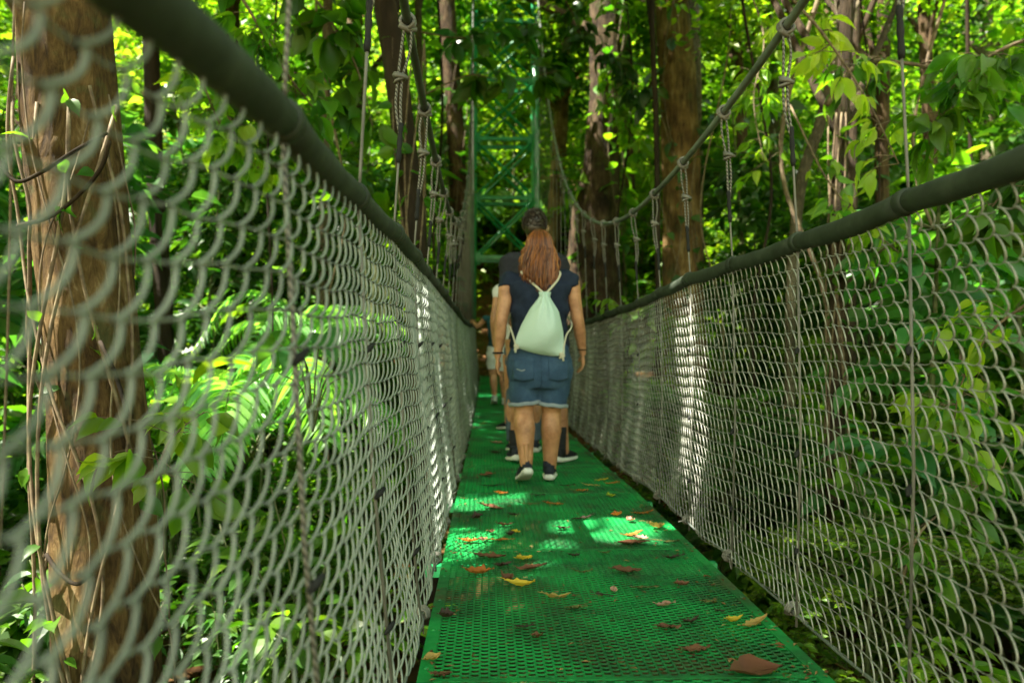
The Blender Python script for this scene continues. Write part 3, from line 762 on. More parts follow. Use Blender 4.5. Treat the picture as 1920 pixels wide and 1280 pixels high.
def person(label, loc, H, sp):
    """generic figure facing +Y; sp: leg / arm joints in metres for a body of height H"""
    root = empty('person', loc); tag(root, label, 'person', 'walkers crossing the bridge'); k = H / 1.7; wd = sp.get('wide', 1.0)
    skin = sp['skin']; m = MB(); hipz = .5 * H + .02
    pelvis = A([0, 0, hipz])
    # torso and neck
    tz = lambda f: f * H
    m.add(*loft([((0, 0, tz(.46)), .12 * wd * k, .09 * k), ((0, 0, tz(.52)), .15 * wd * k, .105 * k), ((0, .005, tz(.60)), .125 * wd * k, .09 * k), ((0, .01, tz(.70)), .135 * wd * k, .1 * k), ((0, .0, tz(.78)), .155 * wd * k, .095 * k), ((0, -.005, tz(.815)), .12 * wd * k, .07 * k), ((0, -.005, tz(.835)), .055 * k, .055 * k)], 22))
    limb(m, [[0, -.008, tz(.80)], [0, -.004, tz(.84)], [0, .008, tz(.89)]], A([.062, .052, .05]) * k)
    hc = head(m, root, H - .23 * (H / 1.7) ** .4, (H / 1.7) ** .4)
    for sgn, leg in zip((-1, 1), sp['legs']):
        (kx, ky, kz), (ax, ay, az) = leg
        hp = A([sgn * .088 * wd * k, 0, .49 * H]); K = A([kx, ky, kz]); An = A([ax, ay, az]); cf = sp.get('calf', 1.0)
        mid = hp * .5 + K * .5; c1 = K * .68 + An * .32 + A([0, -.018, 0]); c2 = K * .3 + An * .7
        limb(m, [hp, mid, K, c1, c2, An, An + A([0, .01, -.022])], A([.095 * wd, .08 * wd, .058 * cf, .063 * cf, .048 * cf, .038 * cf, .036]) * k, 16)
    for sgn, arm in zip((-1, 1), sp['arms']):
        S, E, Wp, dn = A(arm[0], float), A(arm[1], float), A(arm[2], float), arm[3]; af = sp.get('armr', 1.0)
        limb(m, [S * .55 + A([0, 0, tz(.8)]) * .45, S, S * .5 + E * .5, E, E * .6 + Wp * .4, Wp, Wp + norm(dn) * .02], A([.046, .046 * af, .043 * af, .037 * af, .038 * af, .025, .023]) * k, 14)
        hand(m, Wp + norm(dn) * .01, dn, sgn, k * 1.02, arm[4] if len(arm) > 4 else .5)
    for sgn, leg in zip((-1, 1), sp['legs']):
        K = A(leg[0], float); An = A(leg[1], float); cf = sp.get('calf', 1.0)
        for q in (-1, 1): m.add(*ball(K * (.70 + .03 * q * sgn) + An * (.30 - .03 * q * sgn) + A([q * .022 * cf, -.030, 0]), A([.036 * cf, .040 * cf, .085]) * k, 12, 8))
        m.add(*tube([An + A([0, -.028, .12]), An + A([0, -.034, .05]), An + A([0, -.036, 0])], A([.018, .012, .012]) * k, 8))
    body = bake(m, sp.get('vox', .007), skin, 'body', root)
    # top
    t = sp['top']; m = MB(); g = .014
    r0, r1 = t.get('bot', .9), tz(.825)
    zz = lambda f: r0 + (r1 - r0) * f
    W = t['w']   # half widths at 6 levels from hem to neck base
    for q, f in enumerate([0]): pass
    lv = [0, .2, .45, .7, .86, .95, 1.0]; dp = t.get('d', [.125, .12, .115, .12, .105, .08, .055])
    m.add(*loft([((0, -.006 if 0 < q < 5 else -.004, zz(f)), W[q], dp[q] * k, .85) for q, f in enumerate(lv)], 28))
    for sgn, arm in zip((-1, 1), sp['arms']):
        S, E = A(arm[0], float), A(arm[1], float); e = S + (E - S) * t['sleeve']
        limb(m, [S * .5 + A([0, 0, tz(.8)]) * .5, S, e], A([.066, t.get('sr', .062), t.get('sr2', .06)]) * k, 16)
    top = bake(m, .009, t['mat'], t.get('name', 'shirt'), root, 3, foldfn(t.get('fold', .006), 26, 1))
    # bottom
    b_ = sp['bottom']; m = MB()
    hp0 = b_['hip']
    m.add(*loft([((0, -.004, z), rx, ry, .85) for (z, rx, ry) in hp0], 30))
    for sgn, leg, hem in zip((-1, 1), sp['legs'], b_['hem']):
        K = A(leg[0]); An = A(leg[1]); T = A([sgn * hp0[1][1] * .47, -.005, hp0[1][0] + .01])
        z = hem[0]; q = (T[2] - z) / (T[2] - K[2]);
        e = T + (K - T) * q if q <= 1 else K + (An - K) * ((K[2] - z) / (K[2] - An[2]))
        pts = [T, T * .5 + e * .5, e] if q <= 1.15 else [T, T * .5 + K * .5, K, e]
        rr = np.interp(np.linspace(0, 1, len(pts)), [0, .5, 1], [hp0[1][1] * .52, hem[1] * 1.06, hem[1]])
        limb(m, pts, rr, 20)
    bot = bake(m, .009, b_['mat'], b_.get('name', 'shorts'), root, 3, foldfn(.005, 30, 2))
    return root, body, top, bot, hc

# --- woman with the drawstring bag
WX, WY = .322, 4.66
DZ = deck_z(WY) + .004
root, body, top, bot, hc = person('woman with long auburn hair, navy top and rolled denim shorts walking away, nearest walker', (WX, WY, DZ), 1.60, dict(
    skin=M['skin'], wide=1.12, calf=1.14, armr=1.12, vox=.0055,
    legs=[((-.102, .0, .445), (-.092, -.12, .14)), ((.078, .03, .44), (.072, .06, .085))],
    arms=[([-.205, 0, 1.28], [-.248, -.05, 1.02], [-.268, -.02, .815], [-.03, .05, -1], .6), ([.203, 0, 1.292], [.25, .01, 1.035], [.287, .08, .835], [.05, .22, -1], .9)],
    top=dict(mat=M['navy'], bot=.86, w=[.185, .18, .182, .195, .2, .15, .075], sleeve=.13, sr=.062, sr2=.064, d=[.14, .135, .128, .13, .118, .085, .06], fold=.012),
    bottom=dict(mat=M['denim'], hip=[(.60, .165, .12), (.66, .205, .145), (.72, .217, .155), (.80, .205, .148), (.87, .182, .135), (.90, .176, .128)], hem=[(.505, .098), (.495, .096)])))
shoe(root, -.096, -.08, .006, .12, .32, 1.0, M['shoe_navy'], M['sole'], None, M['shoe_navy'], .02)
shoe(root, .072, .105, .0, -.12, .02, 1.0, M['shoe_navy'], M['sole'], None, M['shoe_navy'], .02)
tr = bvh(bot)
patch(tr, -.175, -.045, .66, .79, .005, M['denim'], 'back_pocket', bot, 10, 0, .015)
patch(tr, .045, .175, .66, .79, .005, M['denim'], 'back_pocket', bot, 10, 0, .015)
seam(tr, [(0, .88), (0, .75), (.002, .66), (0, .60)], .002, .0025, M['denim'], 'back_seam', bot)
seam(tr, [(-.19, .825), (-.09, .812), (0, .80), (.09, .812), (.19, .825)], .002, .0022, M['denim'], 'yoke_seam', bot)
seam(tr, [(-.15, .725), (-.12, .715), (-.10, .722)], .004, .004, M['denim_pale'], 'worn_patch', bot)
for sx, z, r in ((-.098, .505, .101), (.080, .495, .099)):
    an = np.linspace(0, 2 * PI, 29)
    for q in (0,):
        P = np.stack([sx + r * np.cos(an), -.012 + (.0) + r * np.sin(an), z + .010 * np.cos(an * 1) * (1 if sx < 0 else -1) + .002 * np.sin(7 * an)], -1)
        MB().add(*tube(P, .013, 8, True, A([0, 0, 1.]), .45)).build('rolled_hem', M['denim_pale'], bot)
# bracelets
MB().add(*tube(A([[-.268 + .030 * math.cos(q), -.02 + .03 * math.sin(q), .825] for q in np.linspace(0, 2 * PI, 17)]), .006, 6)).build('wrist_band', M['black_cloth'], root)
MB().add(*tube(A([[.285 + .029 * math.cos(q), .076 + .03 * math.sin(q), .845] for q in np.linspace(0, 2 * PI, 17)]), .004, 6)).build('bracelet', M['bark_red'], root)
# hair
h = MB(); c = hc
h.add(*ball(c + A([0, -.012, .012]), A([.080, .095, .104]), 22, 14))
h.add(*loft([((c[0], c[1] - .045, c[2] - .22), .075, .035), ((c[0], c[1] - .05, c[2] - .14), .092, .045), ((c[0], c[1] - .045, c[2] - .05), .088, .06), ((c[0], c[1] - .03, c[2] + .03), .084, .07)], 18))
hair = bake(h, .007, M['hair_red'], 'hair', root, 2)
strandhair('hair_strands', hair, M['hair_red'], c + A([0, -.014, .010]), (.073, .090, .098), 1.225, 600, PI * 1.0 - .35, 2 * PI + .35, (.42, .18), .0048, 3, lambda cx: -.02 + .05 * (cx < -.3) - .02 * (cx > .1))
# drawstring bag: a thing of its own, carried on her back
tr = bvh(top)
bg_ = empty('drawstring_bag', (WX, WY, DZ)); tag(bg_, 'mint green striped drawstring bag on the back of the auburn-haired woman', 'bag')
n = 33; mz = 26; V = []; 
for v in np.linspace(0, 1, mz):
    zt = 1.205; w = np.interp(v, [0, .05, .12, .3, .6, .85, .97, 1], [.040, .028, .042, .088, .130, .152, .156, .150])
    cx = np.interp(v, [0, .3, 1], [.022, .02, -.012])
    for side_ in (0, 1):
        for u in np.linspace(-1, 1, n):
            x = cx + w * u
            zb = (.865 - .035 * (u + 1) / 2 * 1.6 - .02 * (1 - u * u)); z = zt + (zb - zt) * v
            th = (.022 + .105 * math.sin(PI * min(v ** .8, 1)) ** .7 * v ** .35) * (1 - abs(u) ** 2.6) * (1 if v < .97 else .5)
            pl = .009 * math.sin(u * 13 + .5 * math.sin(6 * v)) * max(0, 1 - v * 1.5) + .005 * math.sin(u * 5 + v * 9) * v + .004 * math.sin(11 * v + 3 * u)
            V.append([x, (-.155 - th - pl) if side_ == 0 else -.145 + .015 * math.sin(PI * v), z])
V = A(V).reshape(mz, 2, n, 3); m = MB()
for s_ in (0, 1):
    i = np.arange(mz - 1)[:, None] * n; j = np.arange(n - 1)[None]
    Q = np.stack([i + j, i + n + j, i + n + j + 1, i + j + 1], -1).reshape(-1, 4)
    if s_: Q = Q[:, ::-1]
    m.add(V[:, s_].reshape(-1, 3), Q)
rim = np.concatenate([V[:, 0, :1], V[:, 1, :1]], 1).reshape(-1, 3); i = np.arange(mz - 1) * 2; m.add(rim, np.stack([i, i + 1, i + 3, i + 2], -1))
rim = np.concatenate([V[:, 0, -1:], V[:, 1, -1:]], 1).reshape(-1, 3); m.add(rim, np.stack([i, i + 2, i + 3, i + 1], -1))
for row in (0, mz - 1):
    rim = np.concatenate([V[row, 0], V[row, 1]]); j = np.arange(n - 1); m.add(rim, np.stack([j, j + 1, n + j + 1, n + j], -1))
sack = m.build('sack', M['bag'], bg_)
m = MB(); 
for q in range(3): m.add(*tube(A([[.022 + (.034 - .002 * q) * math.cos(a), -.163 + .022 * math.sin(a), 1.196 - .009 * q] for a in np.linspace(0, 2 * PI, 17)]), .005, 6))
m.build('gathered_neck', M['bag'], sack)
def ysurf(x, z):
    hh = tr.ray_cast(Vector((x, -1.5, z)), Vector((0, 1, 0))); return hh[0][1] - .010 if hh[0] is not None else -.13
for s_, pts in ((-1, [(.010, 1.20), (-.045, 1.255), (-.09, 1.305), (-.118, 1.335)]), (1, [(.034, 1.20), (.08, 1.25), (.112, 1.29), (.128, 1.33)])):
    P = [[x, min(ysurf(x, z), -.055) - .004, z] for x, z in pts]; P[0][1] = -.165
    x, z = pts[-1]; P.append([x, .02, z + .018]); P.append([x + s_ * .02, .09, 1.28])
    P.append([x + s_ * .05, .11, 1.18]); P.append([s_ * .185, .10, 1.08]); P.append([s_ * .205, 0, 1.02])
    bx = -.158 if s_ < 0 else .132; bz = .868 if s_ < 0 else .815
    P += [[s_ * .19, -.11, .98], [s_ * .175 if s_ < 0 else .155, -.155, .93], [bx, -.165, bz]]
    MB().add(*tube(smoothpath(P, 5), .0075, 7, True, None, .7)).build('cord', M['cream'], bg_)
    m = MB(); an = np.linspace(0, 2 * PI, 11)
    for q in range(3):
        m.add(*tube(np.stack([bx - .004 * s_ + .013 * np.cos(an), -.172 + .010 * np.sin(an + q), bz - .006 + .008 * (q - 1) + .007 * np.cos(an * 1 + q * 2.1)], -1), .0065, 6))
    m.add(*tube([[bx, -.172, bz - .01], [bx + .004 * s_, -.178, bz - .04]], [.008, .006], 6))
    m.build('cord_knot', M['cream'], bg_)

root_w = [o for o in COL.objects if o.name == 'person'][0]; root_w.scale = (.972,) * 3; bg_.scale = (.972,) * 3
# --- tall man just ahead of her
y = 5.65; root, body, top, bot, hc = person('tall man in charcoal t-shirt and black shorts, his head showing above the woman', (.352, y, deck_z(y) + .004), 1.90, dict(
    skin=M['skin2'], wide=1.12, calf=.95,
    legs=[((-.10, .02, .52), (-.145, -.03, .10)), ((.17, .02, .52), (.222, .0, .10))],
    arms=[([-.195, 0, 1.51], [-.20, .02, 1.22], [-.16, .16, 1.02], [.1, .5, -1]), ([.195, 0, 1.51], [.20, .02, 1.22], [.16, .16, 1.02], [-.1, .5, -1])],
    top=dict(mat=M['charcoal'], bot=.95, w=[.18, .18, .185, .195, .195, .14, .075], sleeve=.6, sr=.062, sr2=.062),
    bottom=dict(mat=M['black_cloth'], hip=[(.78, .17, .13), (.84, .195, .14), (.92, .20, .14), (1.0, .185, .13)], hem=[(.50, .095), (.48, .10)])))
shoe(root, -.150, .0, .0, .1, .1, 1.15, M['shoe_navy'], M['sole'], None, M['black_cloth'], .1)
shoe(root, .225, .03, .0, -.55, .02, 1.15, M['black_cloth'], M['sole'], None, M['black_cloth'], .13)
h = MB(); h.add(*ball(hc + A([0, -.01, .02]), A([.086, .104, .104]), 22, 14)); h.add(*ball(hc + A([0, -.03, -.02]), A([.083, .082, .075]), 20, 10))
hair = bake(h, .008, M['hair_dark'], 'hair', root, 2)
R = np.random.default_rng(5); m = MB()
for d in rdir(900, -.35, 1, R):
    if d[1] > .45 and d[2] < .55: continue
    p = hc + A([0, -.012, .016]) + d * A([.084, .102, .104]); q = norm(d + A([0, 0, .3]) + R.normal(0, .3, 3))
    m.add(*tube([p, p + q * .010, p + q * .018], [.0035, .003, .001], 4))
m.build('hair_tufts', M['hair_dark'], hair)
# --- third: jeans and white tee
y = 6.3; root, body, top, bot, hc = person('walker in white t-shirt and faded jeans, mostly hidden ahead of the tall man', (.30, y, deck_z(y) + .004), 1.68, dict(
    skin=M['skin'], legs=[((-.09, 0, .46), (-.09, -.04, .09)), ((.09, .02, .46), (.10, .03, .09))],
    arms=[([-.20, 0, 1.36], [-.245, -.06, 1.12], [-.235, .04, .90], [0, .3, -1]), ([.20, 0, 1.36], [.235, -.02, 1.09], [.23, .05, .87], [0, .3, -1])],
    top=dict(mat=M['white_cloth'], bot=.88, w=[.16, .155, .165, .185, .19, .14, .07], sleeve=.3, sr=.056, sr2=.054),
    bottom=dict(mat=M['denim_worn'], name='jeans', hip=[(.70, .15, .11), (.76, .165, .125), (.84, .17, .125), (.92, .15, .115)], hem=[(.10, .06), (.10, .06)])))
shoe(root, -.09, -.02, .0, .1, .1, 1.05, M['shoe_navy'], M['sole']); shoe(root, .10, .05, 0, -.1, 0, 1.05, M['shoe_navy'], M['sole'])
MB().add(*ball(hc + A([0, -.012, .016]), A([.085, .102, .104]), 20, 14)).build('hair', M['hair_dark'], root)
# --- fourth: black shoes
y = 8.2; root, body, top, bot, hc = person('walker in grey shorts and black shoes, half hidden behind the group', (.34, y, deck_z(y) + .004), 1.66, dict(
    skin=M['skin'], legs=[((-.10, 0, .46), (-.12, -.06, .10)), ((.08, .02, .46), (.08, .05, .09))],
    arms=[([-.20, 0, 1.35], [-.23, -.02, 1.08], [-.22, .05, .86], [0, .3, -1]), ([.20, 0, 1.35], [.23, -.02, 1.08], [.22, .05, .86], [0, .3, -1])],
    top=dict(mat=M['teal_cloth'], bot=.88, w=[.16, .155, .165, .185, .19, .14, .07], sleeve=.4, sr=.056, sr2=.054),
    bottom=dict(mat=M['charcoal'], hip=[(.68, .15, .11), (.74, .165, .125), (.82, .17, .125), (.92, .15, .115)], hem=[(.52, .085), (.52, .085)])))
shoe(root, -.125, -.03, .0, .7, .12, 1.05, M['black_cloth'], M['sole']); shoe(root, .08, .07, 0, -.1, 0, 1.05, M['black_cloth'], M['sole'])
MB().add(*ball(hc + A([0, -.012, .016]), A([.085, .102, .104]), 20, 14)).build('hair', M['hair_dark'], root)
# --- fifth: white shorts, hand on the left rail
y = 11.3; root, body, top, bot, hc = person('woman in white shorts and white shoes, left hand on the handrail, farthest walker', (.14, y, deck_z(y) + .004), 1.60, dict(
    skin=M['skin'], legs=[((-.06, 0, .44), (-.04, -.06, .12)), ((.08, .02, .44), (.11, .05, .09))],
    arms=[([-.17, 0, 1.30], [-.30, .08, 1.18], [-.385, .30, 1.27], [-.2, .9, -.1], 1.2), ([.17, 0, 1.30], [.20, -.02, 1.04], [.19, .05, .84], [0, .3, -1])],
    top=dict(mat=M['teal_cloth'], bot=.86, w=[.14, .135, .14, .155, .16, .12, .06], sleeve=.12, sr=.052, sr2=.05),
    bottom=dict(mat=M['white_cloth'], hip=[(.64, .15, .11), (.70, .16, .125), (.78, .165, .125), (.88, .145, .11)], hem=[(.54, .09), (.52, .09)])))
shoe(root, -.045, -.03, .0, .05, .25, 1.0, M['shoe_white'], M['sole'], None, M['white_cloth'], .02); shoe(root, .11, .07, 0, -.1, 0, 1.0, M['shoe_white'], M['sole'])
h = MB(); h.add(*ball(hc + A([0, -.012, .016]), A([.085, .1, .104]), 20, 14)); h.add(*loft([((0, -.06, hc[2] - .34), .06, .03), ((0, -.06, hc[2] - .2), .09, .045), ((0, -.045, hc[2] - .05), .088, .06), ((0, -.03, hc[2] + .03), .084, .07)], 16))
bake(h, .009, M['hair_black'], 'hair', root, 2)

# ------------------------------------------------------------------ vegetation
SHAFTS = [((.52, 3.35, 0), .30), ((.12, 3.15, 0), .22), ((.95, 3.42, .5), .23), ((.95, 3.58, .95), .21), ((-.24, 4.0, .4), .20), ((-.27, 4.0, .9), .18),
          ((-1.95, 3.0, 1.5), .17), ((-1.92, 3.0, 1.0), .10), ((-1.9, 3.0, .35), .14), ((-1.7, 5.2, .8), .5), ((-2.2, 6.2, 1.2), .55), ((-1.6, 8.6, 1.6), .5), ((2.6, 15.0, .1), .6), ((3.4, 15.3, .2), .5), ((4.2, 11.2, 5.5), .5), ((-.1, 12.5, 0), .5), ((-2, 8.5, 1), .6), ((1.5, 15, 3), .7), ((5, 8, 3), .9), ((7, 10, 4), 1.2), ((4, 14, 4), 1.2), ((8, 12, 2), 1.2), ((3.5, 6, 1.5), .7), ((0, 19, 1.5), 1.0)]
def shaft_keep(P, extra=0.0):
    ok = np.ones(len(P), bool)
    for t, r in SHAFTS:
        v = P - A(t); a = v @ sd; d = np.linalg.norm(v - a[:, None] * sd, axis=1)
        ok &= ~((d < r + .06 + extra) & (a > .6))
    return ok
def crown_pts(c, rad, ncl, nleaf, R, clr=.7, shell=.35):
    d = rdir(ncl, -.8, 1, R) * (R.uniform(shell, 1, ncl) ** .6)[:, None]
    C = A(c) + d * A(rad)
    k = R.integers(0, ncl, nleaf)
    off = R.normal(0, 1, (nleaf, 3)) * A([1, 1, .55]) * (clr * R.uniform(.35, 1, ncl)[k] * .6)[:, None]
    return C[k] + off, C
def crown(root, c, rad, ncl, nleaf, size, mat, R, clr=.8, name='crown'):
    P, C = crown_pts(c, rad, ncl, nleaf, R, clr)
    P = P[shaft_keep(P)]; n = len(P)
    D = rdir(n, -.75, .35, R); L = size * R.uniform(.6, 1.3, n)
    V, T = leaves(P, D, upish(n, .45, R), L, L * R.uniform(.42, .62, n), 'lo')
    o = MB().add(V, T).build(name, mat, root, smooth=False); o.location = -root.location
    return C
def tree(label, base, pts, radii, mat, crowns, seed, group='forest trees with visible trunks', limbs=6, flare=1.5, lumps=.06, name='forest_tree'):
    R = np.random.default_rng(seed); base = A(base, float)
    root = empty(name, tuple(base)); tag(root, label, 'tree', group)
    P = smoothpath([base - A([0, 0, .3])] + [A(p) for p in pts], 8); t = np.linspace(0, len(pts), len(P)); Rr = np.interp(t, np.arange(len(pts) + 1), radii)
    hgt = P[:, 2] - base[2]; Rr = Rr * (1 + (flare - 1) * np.exp(-np.clip(hgt, 0, 9) / .5))
    v = tube(P, Rr, 26)
    V = v[0]; ang = np.tile(np.arange(26) * 2 * PI / 26, len(P)); ang = np.concatenate([ang, [0, 0]]); zc = np.concatenate([np.repeat(P[:, 2], 26), [0, 0]])
    ctr = np.concatenate([np.repeat(P, 26, 0), P[:1], P[-1:]])
    f = 1 + lumps * (np.sin(3 * ang + zc * 1.1 + seed) + .6 * np.sin(7 * ang - zc * .7) + .4 * np.sin(2 * ang + 4 * zc)) + (flare - 1) * .35 * np.sin(5 * ang + seed) * np.exp(-np.clip(zc - base[2], 0, 9) / .5)
    V = ctr + (V - ctr) * f[:, None]
    o = MB().add(V, *v[1:]).build('trunk', mat, root); o.location = -root.location
    top = P[-1]; allC = []
    for (c, rad, ncl, nl, sz, m_) in crowns:
        C = crown(root, c, rad, ncl, nl, sz, M[m_], R); allC.append(C)
    if limbs and allC:
        C = np.concatenate(allC); m = MB()
        for q in R.choice(len(C), min(limbs, len(C)), replace=False):
            s = P[R.integers(int(len(P) * .62), len(P))]; e = C[q]; mid = (s + e) / 2 + A([0, 0, .25]) + R.normal(0, .2, 3)
            r0 = Rr[-1] * .6 + .01
            m.add(*tube(smoothpath([s, mid, e], 5), np.linspace(r0, .012, 11), 7))
        o = m.build('limb', mat, root); o.location = -root.location
    return root, P, Rr
def at(px, Z): return (px - 915) * Z / 1400
def trunk_px(label, pix, Z, rad, mat, crowns, seed, **k):
    pts = [pt(x, y, Z) for x, y in pix]; b = pts[0]; zb = float(ground_z(b[0], b[1]))
    pts = [p for p in pts if p[2] > zb + .3]
    if isinstance(rad, (int, float)): rad = [rad * 1.05] + [rad] * len(pts)
    else: rad = list(np.interp(np.linspace(0, 1, len(pts) + 1), np.linspace(0, 1, len(rad)), rad))
    return tree(label, (b[0], b[1], zb), pts, rad, M[mat], crowns, seed, **k)

# trunks the photo shows
t1, P1, R1 = trunk_px('thick brown vine-hung trunk close on the left behind the mesh', [(232, 1500), (212, 1000), (182, 650), (146, 300), (126, 0), (108, -500), (95, -1200), (100, -1900)], 3.2, [.24, .215, .19, .18, .175, .17, .15, .12], 'bark_thick',
    [((-1.9, 4.6, 6.6), (3.0, 3.2, 1.6), 60, 9000, .2, 'leaf')], 11, flare=1.15, lumps=.07)
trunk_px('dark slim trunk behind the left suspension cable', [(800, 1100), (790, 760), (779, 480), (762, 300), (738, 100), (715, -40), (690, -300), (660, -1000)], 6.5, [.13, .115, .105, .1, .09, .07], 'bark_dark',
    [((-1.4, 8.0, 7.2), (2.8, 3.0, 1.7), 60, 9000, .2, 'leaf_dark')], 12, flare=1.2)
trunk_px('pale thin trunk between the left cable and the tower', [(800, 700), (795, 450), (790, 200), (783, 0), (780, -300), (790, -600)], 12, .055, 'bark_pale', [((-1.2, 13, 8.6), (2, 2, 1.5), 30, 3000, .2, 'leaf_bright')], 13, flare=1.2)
trunk_px('brown trunk just left of the green tower', [(868, 640), (862, 400), (850, 200), (838, 0), (835, -300), (830, -600)], 15, [.22, .19, .17, .16, .12], 'bark', [((-.6, 17, 9.8), (3, 3, 2), 50, 5000, .22, 'leaf')], 14)
trunk_px('massive buttressed trunk with a dark hollow base right of the tower', [(1118, 640), (1118, 420), (1128, 300), (1136, 150), (1135, 0), (1135, -300), (1140, -600)], 14.5, [.62, .55, .42, .31, .28, .25, .2], 'bark_hollow', [((2.6, 17, 10.5), (4, 3.5, 2.4), 70, 8000, .24, 'leaf')], 15, flare=1.5, lumps=.11)
trunk_px('tall straight brown trunk above the right handrail', [(1288, 760), (1285, 500), (1278, 300), (1270, 120), (1262, 0), (1255, -300), (1250, -700)], 11, [.32, .30, .285, .27, .255, .23, .18], 'bark_warm', [((2.6, 13, 8.8), (3.2, 3, 2), 60, 7000, .2, 'leaf_bright')], 16, flare=1.2, lumps=.07)
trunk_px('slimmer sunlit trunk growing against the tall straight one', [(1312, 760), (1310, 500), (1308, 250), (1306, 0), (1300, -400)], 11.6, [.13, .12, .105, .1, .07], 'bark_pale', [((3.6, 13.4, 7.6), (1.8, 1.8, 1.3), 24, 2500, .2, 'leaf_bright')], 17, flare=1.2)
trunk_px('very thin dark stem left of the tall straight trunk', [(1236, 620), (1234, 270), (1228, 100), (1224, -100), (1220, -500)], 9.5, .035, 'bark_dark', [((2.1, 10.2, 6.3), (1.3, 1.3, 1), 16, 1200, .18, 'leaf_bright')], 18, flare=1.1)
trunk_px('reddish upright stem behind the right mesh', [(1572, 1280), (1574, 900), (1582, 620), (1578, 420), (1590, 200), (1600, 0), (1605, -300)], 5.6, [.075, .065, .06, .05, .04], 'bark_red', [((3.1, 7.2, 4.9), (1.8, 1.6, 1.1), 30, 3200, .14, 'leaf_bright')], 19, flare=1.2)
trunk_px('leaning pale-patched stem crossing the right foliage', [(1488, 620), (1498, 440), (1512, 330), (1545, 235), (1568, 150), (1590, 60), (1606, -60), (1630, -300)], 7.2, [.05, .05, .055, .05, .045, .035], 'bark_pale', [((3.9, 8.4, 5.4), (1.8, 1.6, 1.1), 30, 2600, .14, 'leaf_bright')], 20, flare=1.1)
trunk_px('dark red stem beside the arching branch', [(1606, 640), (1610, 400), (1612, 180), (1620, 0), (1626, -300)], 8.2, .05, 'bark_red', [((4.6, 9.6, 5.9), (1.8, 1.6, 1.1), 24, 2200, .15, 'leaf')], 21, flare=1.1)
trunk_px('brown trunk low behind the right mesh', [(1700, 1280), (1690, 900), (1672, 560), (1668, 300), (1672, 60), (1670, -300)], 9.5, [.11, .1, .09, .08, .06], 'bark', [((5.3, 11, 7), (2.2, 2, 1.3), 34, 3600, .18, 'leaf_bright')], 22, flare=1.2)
for i, (px, Z, r, mt, w) in enumerate([(330, 9, .10, 'bark_dark', 'dark trunk in the gap right of the thick vine-hung trunk'), (470, 13, .14, 'bark', 'brown trunk deep in the left forest'), (610, 10, .07, 'bark_pale', 'pale narrow trunk in the left forest between two hanger ropes'),
        (660, 16, .2, 'bark', 'broad far trunk left of the dark slim trunk'), (1030, 19, .2, 'bark_warm', 'far warm-brown trunk beside the right tower leg'), (1190, 18, .13, 'bark', 'far trunk between the buttressed trunk and the thin dark stem'),
        (1400, 15, .12, 'bark', 'trunk behind the leaves above the right handrail bend'), (1470, 18, .16, 'bark_pale', 'far pale trunk behind the leaning stem'), (1760, 13, .12, 'bark', 'brown trunk deep in the far right foliage'), (1860, 16, .16, 'bark_pale', 'pale trunk near the right edge of the forest'), (60, 12, .2, 'bark', 'brown trunk at the far left edge behind the thick one')]):
    x = at(px, Z); zb = float(ground_z(x, Z)); R = np.random.default_rng(40 + i); lx = R.normal(0, .25)
    pts = [(x + lx * .2, Z, zb + 2), (x + lx * .6 + R.normal(0, .05), Z, zb + 4.5), (x + lx, Z, max(zb + 7, 7)), (x + lx * 1.3, Z, max(zb + 9, 9.5))]
    tree(w, (x, Z, zb), pts, [r * 1.1, r, r * .95, r * .85, r * .6], M[mt], [((x + lx, Z + .8, max(zb + 8, 8.3)), (2.8, 2.8, 2.0), 50, 4600, .22, ['leaf', 'leaf_bright', 'leaf_dark'][i % 3])], 60 + i, flare=1.3)
# unseen overhead crowns added to shade the bridge (trunks stand outside the frame or beside it)
for i, (x, y, cx, cy, cz, rx, ry, nl, w) in enumerate([(-5.2, -.9, -4.0, 1.2, 6.4, 2.4, 2.0, 8000, 'added shade tree behind and left of the camera'), (-3.4, .6, -3.4, 3.4, 6.2, 2.4, 2.6, 9000, 'added shade tree left of the camera with its crown over the bridge'), (4.1, 1.6, -1.3, 2.6, 7.0, 2.6, 2.6, 10000, 'added shade tree right of the camera with its crown over the bridge'),
        (6.4, 5.0, -2.2, 6.6, 7.2, 2.8, 2.4, 11000, 'added shade tree on the right with a crown spreading over the walkers'), (-6.6, 6.0, -4.0, 10.4, 7.8, 3.0, 2.6, 9000, 'added shade tree on the left with a crown spreading over the far deck'), (8.9, 8.6, -1.5, 11.2, 8.4, 2.8, 2.6, 7000, 'added shade tree with a crown over the right cable'),
        (-5.4, 3.4, -5.4, 6.6, 7.0, 2.4, 2.2, 4500, 'added shade tree standing over the left undergrowth'), (6.9, 5.9, 2.6, 5.0, 7.4, 2.6, 2.2, 4500, 'added shade tree standing over the right undergrowth'), (-9.5, 9.6, -4.4, 12.6, 9, 3, 2.6, 4500, 'added shade tree far on the left slope')]):
    zb = float(ground_z(x, y)); R = np.random.default_rng(80 + i)
    tree(w, (x, y, zb), [(x + .1, y, zb + 2), (x, y, cz - 2.2), (x + (cx - x) * .35, y + (cy - y) * .4, cz - .7), (cx, cy, cz)], [.2, .17, .15, .12, .06], M['bark_dark' if i % 2 else 'bark'],
         [((cx, cy - 1.2, cz), (rx, ry, 1.1), 60, nl, .2, 'leaf' if i % 2 else 'leaf_dark')], 90 + i, limbs=9)

